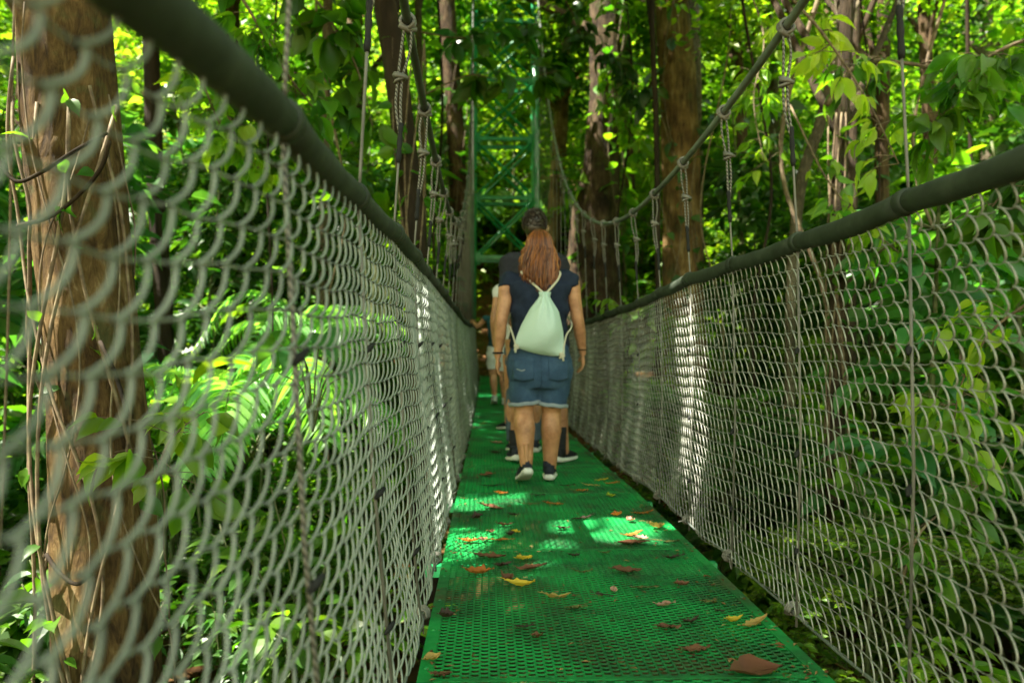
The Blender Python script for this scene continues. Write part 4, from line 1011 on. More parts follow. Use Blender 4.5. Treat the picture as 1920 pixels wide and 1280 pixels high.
# ---- vines and roots on the thick left trunk
R = np.random.default_rng(3)
def trunk_at(P, Rr, z):
    i = int(np.argmin(np.abs(P[:, 2] - z))); return P[i], Rr[i]
for k in range(7):
    a0 = R.uniform(-2.6, .4); z0 = R.uniform(1.6, 2.6); Q = []
    for q, z in enumerate(np.linspace(z0, R.uniform(-1.4, .2), 14)):
        c, r = trunk_at(P1, R1, z); a = a0 + .5 * math.sin(q * .5 + k) + .06 * q * (1 if k % 2 else -1); rr = r * 1.06 + .012 + .02 * max(0, math.sin(q * 1.1 + k * 2))
        Q.append([c[0] + rr * math.cos(a), c[1] + rr * math.sin(a), z])
    o = MB().add(*tube(smoothpath(Q, 3), .004 + .003 * (k % 3 == 0), 5)).build('climbing_vine', M['vine'], t1); o.location = -t1.location
for k, pix in enumerate([[(10, 300), (45, 345), (90, 330), (150, 290), (210, 255)], [(50, 428), (110, 410), (160, 370), (200, 320), (215, 270)], [(105, 1030), (130, 1065), (160, 1085), (185, 1068)], [(200, 640), (228, 700), (250, 770)]]):
    Q = [A(pt(x, y, 2.95 - .05 * i)) for i, (x, y) in enumerate(pix)]
    o = MB().add(*tube(smoothpath(Q, 5), .008, 6)).build('loose_vine', M['bark_dark'], t1); o.location = -t1.location
c, r = trunk_at(P1, R1, 1.55)
o = MB().add(*ball((c[0] + .0, c[1] - r * .92, 1.62), (.055, .03, .09), 12, 8)).build('bark_knot', M['bark_thick'], t1); o.location = -t1.location

# ---- plant prototypes (mesh lists: (part, mesh builder, material))
def stems(m, P0, P1_, r0, r1, R, bow=.1):
    for a, b_ in zip(P0, P1_):
        mid = (A(a) + A(b_)) / 2 + R.normal(0, bow, 3) * A([1, 1, .3]); m.add(*tube(smoothpath([a, mid, b_], 3), np.linspace(r0, r1, 7), 5))
def p_broad(seed, h=1.5, nst=7, nl=34, size=.16, kind='hi', wf=.5):
    R = np.random.default_rng(seed); s = MB(); f = MB()
    P, D, U, L = [], [], [], []
    for k in range(nst):
        a = R.uniform(0, 2 * PI); ln = h * R.uniform(.6, 1.1); sp = R.uniform(.15, .55) * h
        top = A([math.cos(a) * sp, math.sin(a) * sp, ln]); mid = top * .5 + A([-math.cos(a) * .06, -math.sin(a) * .06, .12 * h])
        Q = smoothpath([A([0, 0, 0]), mid, top], 8); s.add(*tube(Q, np.linspace(.012, .004, len(Q)), 5))
        for q in range(nl):
            t = R.uniform(.25, 1); p = Q[int(t * (len(Q) - 1))]
            d = norm(rdir(1, -.45, .5, R)[0]); br = R.uniform(.0, .16) * h
            pp = p + d * br * .8
            if br > .12 * h and q % 3 == 0: s.add(*tube([p, pp], [.004, .002], 4))
            P.append(pp); D.append(d); L.append(size * R.uniform(.6, 1.25))
    P, D, L = A(P), A(D), A(L); V, T = leaves(P, D + A([0, 0, -.15]), upish(len(P), .35, R), L, L * wf * R.uniform(.85, 1.15, len(P)), kind); f.add(V, T)
    return [('stems', s, 'stem'), ('foliage', f, None)]
def p_fine(seed, h=1.6, nb=26, size=.055, r=.7):
    """airy bush: twigs set with small leaves in two rows"""
    R = np.random.default_rng(seed); s = MB(); f = MB(); P, D, U, L = [], [], [], []
    for k in range(nb):
        z0 = h * R.uniform(.15, .85); a = R.uniform(0, 2 * PI); ln = r * R.uniform(.6, 1.1)
        d = A([math.cos(a), math.sin(a), R.uniform(-.1, .7)]); Q = smoothpath([A([0, 0, z0]), A([0, 0, z0]) + d * ln * .55 + A([0, 0, .05]), A([0, 0, z0 - .12]) + d * ln], 6)
        s.add(*tube(Q, np.linspace(.007, .002, len(Q)), 4))
        for j in range(3, len(Q)):
            for sg in (-1, 1):
                q = Q[j]; dq = norm(d + A([-d[1] * sg * R.uniform(.5, 1.3), d[0] * sg * R.uniform(.5, 1.3), R.uniform(-.3, .3)])); tl = R.uniform(.14, .34) * (1.2 - j / len(Q) * .5)
                s.add(*tube([q, q + dq * tl], [.003, .0012], 3)); perp = norm(np.cross(dq, [0, 0, 1]))
                for t in np.arange(.15, 1.02, .13):
                    for s2 in (-1, 1):
                        P.append(q + dq * tl * t); D.append(norm(dq * .55 + perp * s2 + R.normal(0, .2, 3))); L.append(size * R.uniform(.7, 1.3))
    s.add(*tube([[0, 0, 0], [R.normal(0, .04), R.normal(0, .04), h * .5], [0, 0, h * .95]], [.02, .014, .006], 6))
    P, D, L = A(P), A(D), A(L); V, T = leaves(P, D, upish(len(P), .4, R), L, L * .5, 'lo'); f.add(V, T)
    return [('stems', s, 'stem'), ('foliage', f, None)]
def p_aroid(seed, h=.9, n=9, size=.42, kind='heart', wf=.78):
    R = np.random.default_rng(seed); s = MB(); P, D = [], []
    for k in range(n):
        a = k * 2.4 + R.uniform(-.3, .3); hh = h * R.uniform(.5, 1.1); sp = h * R.uniform(.3, .7); d = A([math.cos(a), math.sin(a), 0])
        Q = smoothpath([A([0, 0, 0]), d * sp * .35 + A([0, 0, hh * .75]), d * sp + A([0, 0, hh])], 5); s.add(*tube(Q, np.linspace(.012, .006, len(Q)), 5))
        P.append(Q[-1]); D.append(d + A([0, 0, R.uniform(-.9, -.1)]))
    L = size * R.uniform(.65, 1.2, n); V, T = leaves(A(P), A(D), norm(A(D) * .6 + A([0, 0, 1]) + R.normal(0, .2, (n, 3))), L, L * wf, kind)
    return [('stems', s, 'stem'), ('foliage', MB().add(V, T), None)]
def p_palm(seed, n=10, ln=1.6, h=.3, leaf=.42, w=.035):
    R = np.random.default_rng(seed); s = MB(); P, D, U, L = [], [], [], []
    for k in range(n):
        a = k * 2.39 + R.uniform(-.3, .3); d = A([math.cos(a), math.sin(a), 0]); up = R.uniform(.7, 1.4)
        Q = smoothpath([A([0, 0, h]), A([0, 0, h]) + d * ln * .3 + A([0, 0, ln * .42 * up]), A([0, 0, h]) + d * ln * .72 + A([0, 0, ln * .5 * up]), A([0, 0, h]) + d * ln * 1.08 + A([0, 0, ln * .22 * up])], 9)
        s.add(*tube(Q, np.linspace(.014, .003, len(Q)), 5)); perp = A([-d[1], d[0], 0])
        for j in range(5, len(Q)):
            t = j / len(Q); tg = norm(Q[min(j + 1, len(Q) - 1)] - Q[j - 1])
            for sg in (-1, 1):
                P.append(Q[j]); D.append(norm(perp * sg + tg * (.45 + t * .5) + A([0, 0, -.18]))); L.append(leaf * math.sin(PI * min(.98, t * .85 + .12)) ** .6 * R.uniform(.9, 1.1)); U.append(norm(np.cross(tg, perp)) * (1 if np.cross(tg, perp)[2] > 0 else -1))
    P, D, L, U = A(P), A(D), A(L), A(U); V, T = leaves(P, D, U, L, w * np.ones(len(P)) * 2, 'blade')
    if h > .5: s.add(*tube([[0, 0, 0], [.03, 0, h / 2], [0, 0, h]], [.05, .045, .05], 8))
    return [('stems', s, 'stem'), ('fronds', MB().add(V, T), None)]
def p_heli(seed, h=1.8, n=12, size=.75, w=.2):
    R = np.random.default_rng(seed); s = MB(); P, D, U, L = [], [], [], []
    for k in range(n):
        a = R.uniform(0, 2 * PI); hh = h * R.uniform(.45, 1.0); b_ = R.normal(0, .1, 3) * A([1, 1, 0]); d = A([math.cos(a), math.sin(a), 0])
        Q = smoothpath([b_, b_ + d * .06 + A([0, 0, hh * .5]), b_ + d * .2 + A([0, 0, hh])], 4); s.add(*tube(Q, np.linspace(.014, .006, len(Q)), 5))
        P.append(Q[-1]); dd = d + A([0, 0, R.uniform(-.4, 1.0)]); D.append(dd); U.append(norm(A([0, 0, 1]) - d * .5 + R.normal(0, .2, 3))); L.append(size * R.uniform(.6, 1.1))
    V, T = leaves(A(P), A(D), A(U), A(L), A(L) / size * w, 'blade')
    return [('stems', s, 'stem'), ('foliage', MB().add(V, T), None)]
def p_grass(seed, n=60, ln=.55):
    R = np.random.default_rng(seed); P = R.normal(0, .07, (n, 3)) * A([1, 1, 0]); D = norm(R.normal(0, .6, (n, 3)) * A([1, 1, 0]) + A([0, 0, 1]))
    L = ln * R.uniform(.5, 1.2, n); V, T = leaves(P, D, rdir(n, -.2, .2, R), L, .022 * np.ones(n), 'blade'); return [('blades', MB().add(V, T), None)]
def p_sapling(seed, h=4.2, mat='leaf', size=.13, n=1500, r=1.15, z0=.3, ncl=42):
    R = np.random.default_rng(seed); s = MB(); f = MB()
    Q = smoothpath([[0, 0, 0], [R.normal(0, .12), R.normal(0, .12), h * .4], [R.normal(0, .2), R.normal(0, .2), h * .95]], 8)
    s.add(*tube(Q, np.linspace(.045, .012, len(Q)), 7)); P, D, L = [], [], []
    for k in range(ncl):
        t = R.uniform(z0, 1); p = Q[int(t * (len(Q) - 1))]; a = R.uniform(0, 2 * PI); rr = r * R.uniform(.35, 1) * (1.25 - t * .6)
        e = p + A([math.cos(a) * rr, math.sin(a) * rr, rr * R.uniform(-.15, .45)]); mid = (p + e) / 2 + A([0, 0, .08])
        B = smoothpath([p, mid, e], 5); s.add(*tube(B, np.linspace(.010, .003, len(B)), 4)); d0 = norm(e - p)
        for q in range(n // ncl):
            b_ = B[R.integers(3, len(B))]; d = norm(d0 * .5 + rdir(1, -.6, .5, R)[0]); o = R.uniform(.02, .22)
            P.append(b_ + d * o); D.append(d); L.append(size * R.uniform(.6, 1.3))
    P, D, L = A(P), A(D), A(L); V, T = leaves(P, D + A([0, 0, -.2]), upish(len(P), .4, R), L, L * R.uniform(.4, .55, len(P)), 'hi' if size > .2 else 'lo'); f.add(V, T)
    return [('trunk', s, 'stem'), ('crown', f, None)]
PROTO = {}
def proto(key, parts, mat):
    out = []
    for nm, mb, m_ in parts:
        me = mb.mesh(nm, nm in ('stems', 'trunk') or key[:5] in ('aroid', 'helic')); me.materials.append(M[m_ or mat]); out.append((nm, me))
    PROTO[key] = out
def plant(key, name, label, cat, group, loc, rz, sc, tilt=(0, 0)):
    root = empty(name, loc, rz); root.scale = sc if hasattr(sc, '__len__') else (sc,) * 3; root.rotation_euler = (tilt[0], tilt[1], rz)
    tag(root, label, cat, group)
    for nm, me in PROTO[key]: link(nm, me, root)
    return root
for i, mt in enumerate(['leaf', 'leaf_dark', 'leaf_bright', 'leaf']): proto('broad%d' % i, p_broad(100 + i, [1.5, 1.3, 1.6, 1.1][i], 8, 36, [.17, .14, .15, .2][i], 'hi', [.5, .42, .46, .6][i]), mt)
for i, mt in enumerate(['leaf', 'leaf_bright', 'leaf_dark']): proto('fine%d' % i, p_fine(110 + i, 1.7, 34, [.06, .05, .075][i], .85), mt)
for i, mt in enumerate(['leaf_big', 'leaf']): proto('aroid%d' % i, p_aroid(120 + i, [.95, .7][i], [9, 12][i], [.46, .34][i]), mt)
for i, mt in enumerate(['leaf_palm', 'leaf_bright']): proto('palm%d' % i, p_palm(130 + i, [11, 9][i], [1.6, 1.3][i], .25, [.46, .34][i], [.028, .022][i]), mt)
for i, mt in enumerate(['leaf', 'leaf_bright']): proto('helic%d' % i, p_heli(140 + i, [1.9, 1.5][i], 13, [.8, .6][i], [.2, .15][i]), mt)
proto('grass0', p_grass(150), 'leaf_bright')
for i, mt in enumerate(['leaf', 'leaf_bright', 'leaf_dark', 'leaf_bright', 'leaf']): proto('sapl%d' % i, p_sapling(160 + i, [4.4, 4.0, 4.8, 3.6, 5.2][i], mt, [.14, .12, .17, .10, .15][i], [1700, 1900, 1500, 2400, 1900][i], [1.15, 1.1, 1.3, 1.0, 1.3][i]), mt)
for i, (mt, sz, nn) in enumerate([('leaf_big', .34, 420), ('leaf_dark', .27, 560), ('leaf', .3, 480)]): proto('big%d' % i, p_sapling(180 + i, [4.2, 4.8, 3.6][i], mt, sz, nn, .95, .22, 34), mt)
KIND = {'big0': ('large_leaved_sapling', 'sapling with very large grey-green leaves', 'sapling'), 'big1': ('large_leaved_sapling', 'dark sapling with long glossy leaves', 'sapling'), 'big2': ('large_leaved_sapling', 'green sapling with wide soft leaves', 'sapling'), 'broad0': ('broadleaf_shrub', 'mid-green shrub with pointed oval leaves', 'shrub'), 'broad1': ('broadleaf_shrub', 'dark glossy narrow-leaved shrub', 'shrub'), 'broad2': ('broadleaf_shrub', 'bright green leafy shrub', 'shrub'), 'broad3': ('broadleaf_shrub', 'low shrub with broad rounded leaves', 'shrub'),
        'fine0': ('feathery_bush', 'airy green bush of small leaves', 'bush'), 'fine1': ('feathery_bush', 'pale feathery small-leaved bush', 'bush'), 'fine2': ('feathery_bush', 'dark small-leaved bush', 'bush'),
        'aroid0': ('heart_leaf_plant', 'plant with very large heart-shaped leaves', 'plant'), 'aroid1': ('heart_leaf_plant', 'clump of mid-size heart-shaped leaves', 'plant'), 'palm0': ('understory_palm', 'pale green palm with arching fronds', 'palm'), 'palm1': ('understory_palm', 'small bright palm with narrow fronds', 'palm'),
        'helic0': ('heliconia', 'tall plant with long banana-like leaves', 'plant'), 'helic1': ('heliconia', 'bright plant with long strap leaves', 'plant'), 'grass0': ('grass_tuft', 'tuft of bright arching grass blades', 'grass'),
        'sapl0': ('sapling', 'mid-green leafy sapling', 'sapling'), 'sapl1': ('sapling', 'bright yellow-green sapling', 'sapling'), 'sapl2': ('sapling', 'dark large-leaved sapling', 'sapling'), 'sapl3': ('sapling', 'dense bright fine-leaved sapling', 'sapling'), 'sapl4': ('sapling', 'tall mid-green sapling with spreading boughs', 'sapling')}
def where(x, y):
    s = 'left' if x < .35 else 'right'
    if y < 4.5: d = 'close by the %s mesh' % s
    elif y < 9: d = 'on the %s of the bridge level with the walkers' % s
    elif y < 15.5: d = 'deep on the %s before the tower' % s
    else: d = 'on the slope behind the tower to the %s' % s
    return d
def put(key, x, y, sc, z=None, rz=None, tilt=(0, 0), label=None, R=rng):
    nm, lb, cat = KIND[key]; w = where(x, y)
    zz = float(ground_z(x, y)) - .03 if z is None else z
    if rz is None: rz = R.uniform(0, 2 * PI)
    return plant(key, nm, label or ('%s %s' % (lb, w)), cat, ('%s %s' % (lb, w))[:90], (x, y, zz), rz, (sc * R.uniform(.9, 1.1), sc * R.uniform(.9, 1.1), sc * R.uniform(.9, 1.15)), tilt)
R = np.random.default_rng(21)
placed = []
def free(x, y, dmin):
    for a, b_ in placed:
        if (a - x) ** 2 + (b_ - y) ** 2 < dmin * dmin: return False
    return True
def lit_clear(P):
    for t, r in SHAFTS[6:14]:
        v = P - A(t); a = v @ sd; d = np.linalg.norm(v - a[:, None] * sd, axis=1)
        if ((d < r + .55) & (a > .9)).any(): return False
    return True
def scatter(keys, n, xr, yr, sc, dmin, inner=1.2, w=None):
    c = 0; tries = 0
    while c < n and tries < n * 60:
        tries += 1; x = R.uniform(*xr); y = R.uniform(*yr)
        if -.5 - inner < x < 1.15 + inner and y < 16.6: continue
        k = keys[R.integers(len(keys))]; rad_ = {'f': 1.0, 'b': .72, 's': 1.1, 'p': 1.2, 'h': .8, 'a': .7, 'g': .4}[k[0]] * (sc[0] + sc[1]) / 2
        if -.35 - rad_ < x < 1.0 + rad_ and y < 16.6: continue
        # keep inside what the camera could see
        if abs(x) > (y + 1.5) * .80 + 1.3: continue
        if not free(x, y, dmin): continue
        zz = np.linspace(-1.5, 3.4, 12); colm = np.stack([np.full(12, x), np.full(12, y), zz], -1)
        if keys[0] in ('sapl0', 'big0', 'sapl3') and y < 17 and not lit_clear(colm): continue
        if 1.7 < x < 4.0 and 10.5 < y < 17: continue          # open sunlit earth right of the far end
        if -.7 < x < 1.6 and 16 < y < 21: continue            # bare bank behind the tower
        if abs(x - P1[0][0]) < .45 and 2.6 < y < 3.6: continue
        placed.append((x, y)); put(k, x, y, R.uniform(*sc), R=R); c += 1
scatter(['big0', 'big1', 'big2', 'helic0', 'big1'], 22, (-6.5, -1.9), (3.9, 10.5), (.7, 1.1), .8, 1.3)
scatter(['big1', 'big2', 'big0'], 12, (2.4, 8.5), (5.0, 14), (.7, 1.15), 1.0, 1.2)
scatter(['big1', 'big2', 'big0', 'helic0'], 16, (-9, 9), (10, 16.5), (1.0, 1.5), 1.0, 1.2)
# low plants under the bridge and beside it
scatter(['broad0', 'broad3', 'aroid1', 'aroid0', 'broad1', 'fine2', 'fine0'], 46, (-5.5, -1), (1.2, 9), (.75, 1.15), .42, .45)
scatter(['broad0', 'fine1', 'fine0', 'broad2', 'fine2', 'broad3', 'grass0'], 50, (1.7, 7.5), (1.4, 9), (.8, 1.3), .45, .45)
# taller saplings either side
scatter(['sapl0', 'sapl2', 'helic0', 'sapl1', 'palm0', 'aroid0'], 24, (-8, -1.9), (4.2, 10), (.62, .95), .75, 1.4)
scatter(['sapl3', 'sapl1', 'sapl0', 'fine1', 'sapl3'], 26, (2.3, 9), (3.6, 10), (.6, .95), .75, 1.3)
scatter(['sapl0', 'sapl1', 'sapl2', 'sapl4', 'palm0', 'helic0'], 26, (-11, -1.4), (10, 17), (.9, 1.35), .9, .9)
scatter(['sapl3', 'sapl1', 'sapl0', 'sapl4', 'sapl1'], 28, (1.9, 12), (10, 17), (.9, 1.35), .9, 1.0)
scatter(['broad0', 'broad2', 'palm1', 'helic1', 'aroid0', 'broad1'], 40, (-9, 10), (9, 17), (.9, 1.4), .6, .35)
# slope behind the tower
scatter(['sapl4', 'sapl2', 'sapl1', 'palm0'], 9, (-1.6, 2.4), (19.5, 25), (1.3, 1.7), .9)
scatter(['sapl0', 'sapl1', 'sapl4', 'sapl2', 'palm0'], 30, (-17, -1.2), (17, 26), (1.2, 1.8), 1.1)
scatter(['sapl3', 'sapl1', 'sapl4', 'sapl0'], 34, (2.0, 18), (17, 26), (1.2, 1.8), 1.1)
scatter(['broad2', 'palm1', 'fine1'], 10, (-1, 2.5), (19.5, 25), (.6, .9), 1.0)

# ---- specific plants of the photo
put('palm0', -2.0, 6.2, .85, z=-.35, rz=.4, label='pale palm fronds catching the sun behind the left mesh', R=R)
put('helic1', -2.3, 5.4, .85, z=-.75, rz=1.4, label='sunlit strap-leaved plant low behind the left mesh near the thick trunk', R=R)
put('palm0', -2.0, 8.8, .8, z=.2, rz=2.4, label='pale arching palm between the left cable and the tower', R=R)
put('aroid0', -1.0, 4.3, .62, z=.35, rz=.2, label='huge grey-green heart leaves rising over the left handrail', R=R)
put('helic0', -1.25, 8.4, .95, z=.9, rz=5.2, label='long bright banana-like leaf hanging beside the dark slim trunk', R=R)
# leafy branch sprays
def branch(label, pts, r, n, size, mat, seed, wf=.42, droop=.5, kind='hi', twig=.22, z=None):
    R = np.random.default_rng(seed); root = empty('leafy_branch', tuple(pts[0])); tag(root, label, 'branch', 'leafy branches reaching toward the bridge')
    Q = smoothpath(pts, 8); s = MB().add(*tube(Q, np.linspace(r, r * .3, len(Q)), 6)); P, D, L = [], [], []
    for k in range(n):
        q = Q[R.integers(len(Q) // 6, len(Q))]; d = norm(rdir(1, -.8, .5, R)[0]); tl = twig * R.uniform(.3, 1.2); e = q + d * tl
        s.add(*tube([q, (q + e) / 2 + A([0, 0, .02]), e], [r * .3, r * .2, .0012], 4))
        for w_ in range(R.integers(2, 5)):
            P.append(q + (e - q) * R.uniform(.5, 1)); D.append(norm(d + rdir(1, -1, .3, R)[0] * .9 - A([0, 0, droop]))); L.append(size * R.uniform(.6, 1.25))
    P, D, L = A(P), A(D), A(L); V, T = leaves(P, D, upish(len(P), .7, R), L, L * wf, kind)
    o = s.build('twigs', M['vine'], root); o.location = -root.location; o = MB().add(V, T).build('foliage', M[mat], root); o.location = -root.location
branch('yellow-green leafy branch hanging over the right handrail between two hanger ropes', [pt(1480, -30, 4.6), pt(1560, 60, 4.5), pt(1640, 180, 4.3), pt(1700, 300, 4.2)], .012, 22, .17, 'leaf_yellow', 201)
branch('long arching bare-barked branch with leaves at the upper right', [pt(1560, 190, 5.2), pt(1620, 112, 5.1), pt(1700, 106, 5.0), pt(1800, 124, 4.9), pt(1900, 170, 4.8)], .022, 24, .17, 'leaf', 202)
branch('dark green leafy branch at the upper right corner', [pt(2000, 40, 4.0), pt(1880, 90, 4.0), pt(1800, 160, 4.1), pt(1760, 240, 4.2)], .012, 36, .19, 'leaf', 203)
branch('leafy branch hanging below the right corner of the handrail', [pt(2050, 250, 3.6), pt(1930, 330, 3.7), pt(1850, 420, 3.8)], .010, 30, .17, 'leaf', 204)
branch('thin twig with small leaves tangled above the right handrail', [pt(1490, 190, 5.4), pt(1560, 330, 5.1), pt(1640, 420, 4.9), pt(1700, 470, 4.8)], .009, 26, .12, 'leaf_bright', 205)
branch('thin branch arching down from the right canopy', [pt(1400, -60, 6.6), pt(1440, 60, 6.4), pt(1420, 180, 6.3), pt(1440, 300, 6.2)], .010, 40, .14, 'leaf_bright', 206)
branch('leafy branch hanging in front of the tower', [pt(790, 60, 9.5), pt(860, 70, 9.6), pt(930, 60, 9.8), pt(1010, 40, 10)], .012, 16, .34, 'leaf_big', 207, .5, .3)
branch('leafy branch crossing the tower at mid height', [pt(790, 180, 9.4), pt(880, 140, 9.6), pt(950, 150, 9.8), pt(1050, 130, 10)], .012, 14, .36, 'leaf', 208, .5, .3)
branch('branch of large leaves hanging left of the dark slim trunk', [pt(560, -40, 5.4), pt(620, 40, 5.5), pt(670, 130, 5.6), pt(700, 240, 5.7)], .012, 26, .26, 'leaf', 209, .5)
branch('leafy branch above the upper left handrail', [pt(420, -60, 4.6), pt(480, 40, 4.7), pt(540, 140, 4.8), pt(600, 220, 5.0)], .012, 34, .17, 'leaf', 210, .5)
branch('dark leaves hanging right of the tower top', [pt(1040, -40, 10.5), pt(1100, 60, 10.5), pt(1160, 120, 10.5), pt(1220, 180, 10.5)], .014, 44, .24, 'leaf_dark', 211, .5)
branch('small bright sprig pushing through beside the right rail low point', [pt(1230, 640, 6.0), pt(1190, 600, 5.9), pt(1150, 560, 5.8)], .006, 12, .10, 'leaf_bright', 212)
branch('leafy branch drooping over the buttressed trunk', [pt(1180, 60, 12), pt(1150, 160, 12), pt(1190, 260, 12), pt(1240, 330, 11.5)], .014, 40, .24, 'leaf_bright', 213, .5)
branch('sprig of leaves poking up behind the left mesh', [pt(300, 900, 2.6), pt(330, 820, 2.6), pt(390, 770, 2.7)], .006, 14, .13, 'leaf_bright', 214, .55)
branch('hanging leaves behind the far right mesh', [pt(1960, 560, 2.9), pt(1880, 620, 3.0), pt(1820, 720, 3.1), pt(1800, 830, 3.2)], .007, 30, .12, 'leaf_bright', 215, .5)
branch('trailing bright sprig low behind the right mesh', [pt(1700, 1100, 3.0), pt(1740, 1000, 3.1), pt(1830, 930, 3.2), pt(1900, 880, 3.3)], .007, 30, .12, 'leaf', 216, .5)
branch('leafy branch filling the gap above the left hand of the dark trunk', [pt(330, 60, 6), pt(380, 150, 6.1), pt(430, 260, 6.2), pt(500, 330, 6.4)], .012, 44, .18, 'leaf_bright', 217, .5)
# lianas hanging from the canopy
for k, (px, Z, bow) in enumerate([(505, 7, .1), (625, 9, -.2), (818, 12.5, .1), (1345, 9, .2), (1440, 7.5, -.25), (1530, 6.2, .3), (1660, 7, -.2), (1790, 6, .25), (1855, 7.5, -.1), (20, 5, .1), (1170, 12, .15)]):
    x = at(px, Z); Q = smoothpath([[x, Z, 7.2], [x + bow, Z, 4.8], [x - bow * .6, Z + .2, 2.6], [x + bow * .5, Z, 1.0], [x - bow * .2, Z, float(ground_z(x, Z))]], 8)
    o = MB().add(*tube(Q, .010 + .006 * (k % 3), 6)).build('liana', M['vine' if k % 2 else 'bark_dark'])
    tag(o, ['thin liana at the left between hanger ropes', 'liana curving in the left forest beside a pale trunk', 'liana hanging just left of the tower', 'liana right of the tall straight trunk', 'bowed liana above the bend of the right handrail', 'dark liana curving beside the leaning stem', 'liana right of the reddish stem', 'curved liana before the far right foliage', 'liana near the right edge behind the mesh', 'liana left of the thick vine-hung trunk', 'liana beside the massive buttressed trunk'][k], 'liana', 'lianas hanging from the canopy')

# ---- closed far forest
def far_forest():
    R = np.random.default_rng(77); C = []
    for k in range(1500):
        a = R.uniform(-1.25, 1.25); d = R.uniform(26, 40); x = d * math.sin(a); y = d * math.cos(a) - 5
        if abs(x) > 14: y = max(y, -2 + R.uniform(0, 6))
        g = float(ground_z(x, y)); C.append([x, y, g + R.uniform(0, 1) * 5.5])
    for k in range(460):
        sgn = -1 if k % 2 else 1; y = R.uniform(-2, 26); x = sgn * R.uniform(11, 19); g = float(ground_z(x, y)); C.append([x, y, g + R.uniform(0, 1) * 8])
    C = A(C); n = 120000; k = R.integers(0, len(C), n); P = C[k] + R.normal(0, 1, (n, 3)) * A([.95, .95, .6]) * R.uniform(.6, 1.2, len(C))[k][:, None]
    D = rdir(n, -.8, .4, R); L = .4 * R.uniform(.5, 1.3, n); V, T = leaves(P, D, upish(n, .45, R), L, L * .55, 'lo')
    o = MB().add(V, T).build('far_forest', M['leaf_far_lightened'], smooth=False); tag(o, 'dense wall of far forest foliage closing the view on all sides', 'forest', kind='stuff')
far_forest()

# creepers on the trunks behind the bridge
def creeper(label, px, Z, z0, z1, rr, n, size, mat, seed):
    R = np.random.default_rng(seed); x = at(px, Z); root = empty('creeper', (x, Z, z0)); tag(root, label, 'climbing plant', 'creepers climbing the forest trunks')
    s = MB(); P, D = [], []
    for k in range(4):
        a0 = -PI / 2 + R.uniform(-1.2, 1.2); Q = []
        for t in np.linspace(0, 1, 12): a = a0 + .8 * math.sin(t * 5 + k); Q.append([x + (rr + .02) * math.cos(a), Z + (rr + .02) * math.sin(a), z0 + (z1 - z0) * t])
        Q = smoothpath(Q, 2); s.add(*tube(Q, .008, 5))
        for q in range(n // 4): p = Q[R.integers(len(Q))]; P.append(p); D.append(norm(A([p[0] - x, p[1] - Z, 0]) * 2 + R.normal(0, .6, 3) - A([0, 0, .4])))
    L = size * R.uniform(.6, 1.3, len(P)); V, T = leaves(A(P), A(D), upish(len(P), .5, R), L, L * .6, 'hi')
    o = s.build('stems', M['vine'], root); o.location = -root.location; o = MB().add(V, T).build('foliage', M[mat], root); o.location = -root.location
creeper('creeper covering the massive buttressed trunk', 1132, 14.5, 1.5, 7.5, .42, 150, .30, 'leaf', 501)
creeper('creeper on the tall straight brown trunk', 1272, 11, 1.2, 6, .34, 60, .2, 'leaf_dark', 502)
creeper('creeper up the dark slim trunk left of the bridge', 765, 6.5, -.8, 3.5, .13, 44, .15, 'leaf', 503)
creeper('creeper on the brown trunk just left of the tower', 856, 15, 1.2, 7.0, .22, 90, .28, 'leaf_dark', 504)
creeper('creeper on the thick trunk close on the left', 190, 3.2, -1.4, 1.8, .21, 40, .10, 'leaf', 505)
creeper('creeper up the reddish stem behind the right mesh', 1582, 5.6, -1.2, 2.6, .07, 50, .13, 'leaf', 506)
# crumbs of dead leaf caught in the deck
Rc = np.random.default_rng(31); n = 900; yy = 1.6 + 10 * Rc.random(n) ** 1.3; e = Rc.random(n) < .55
xx_ = np.where(e, np.where(Rc.random(n) < .6, DR - np.abs(Rc.normal(0, .06, n)) - .01, DL + np.abs(Rc.normal(0, .05, n)) + .01), Rc.uniform(DL, DR, n))
Pc = np.stack([xx_, yy, [deck_z(q) + .004 for q in yy]], -1); V, T = leaves(Pc, rdir(n, -.05, .15, Rc), upish(n, .2, Rc), Rc.uniform(.006, .03, n), Rc.uniform(.003, .012, n), 'lo')
o = MB().add(V, T).build('leaf_crumbs', M['litter'], smooth=False); tag(o, 'small crumbs of dead leaf caught along the edges of the green deck', 'debris', kind='stuff')

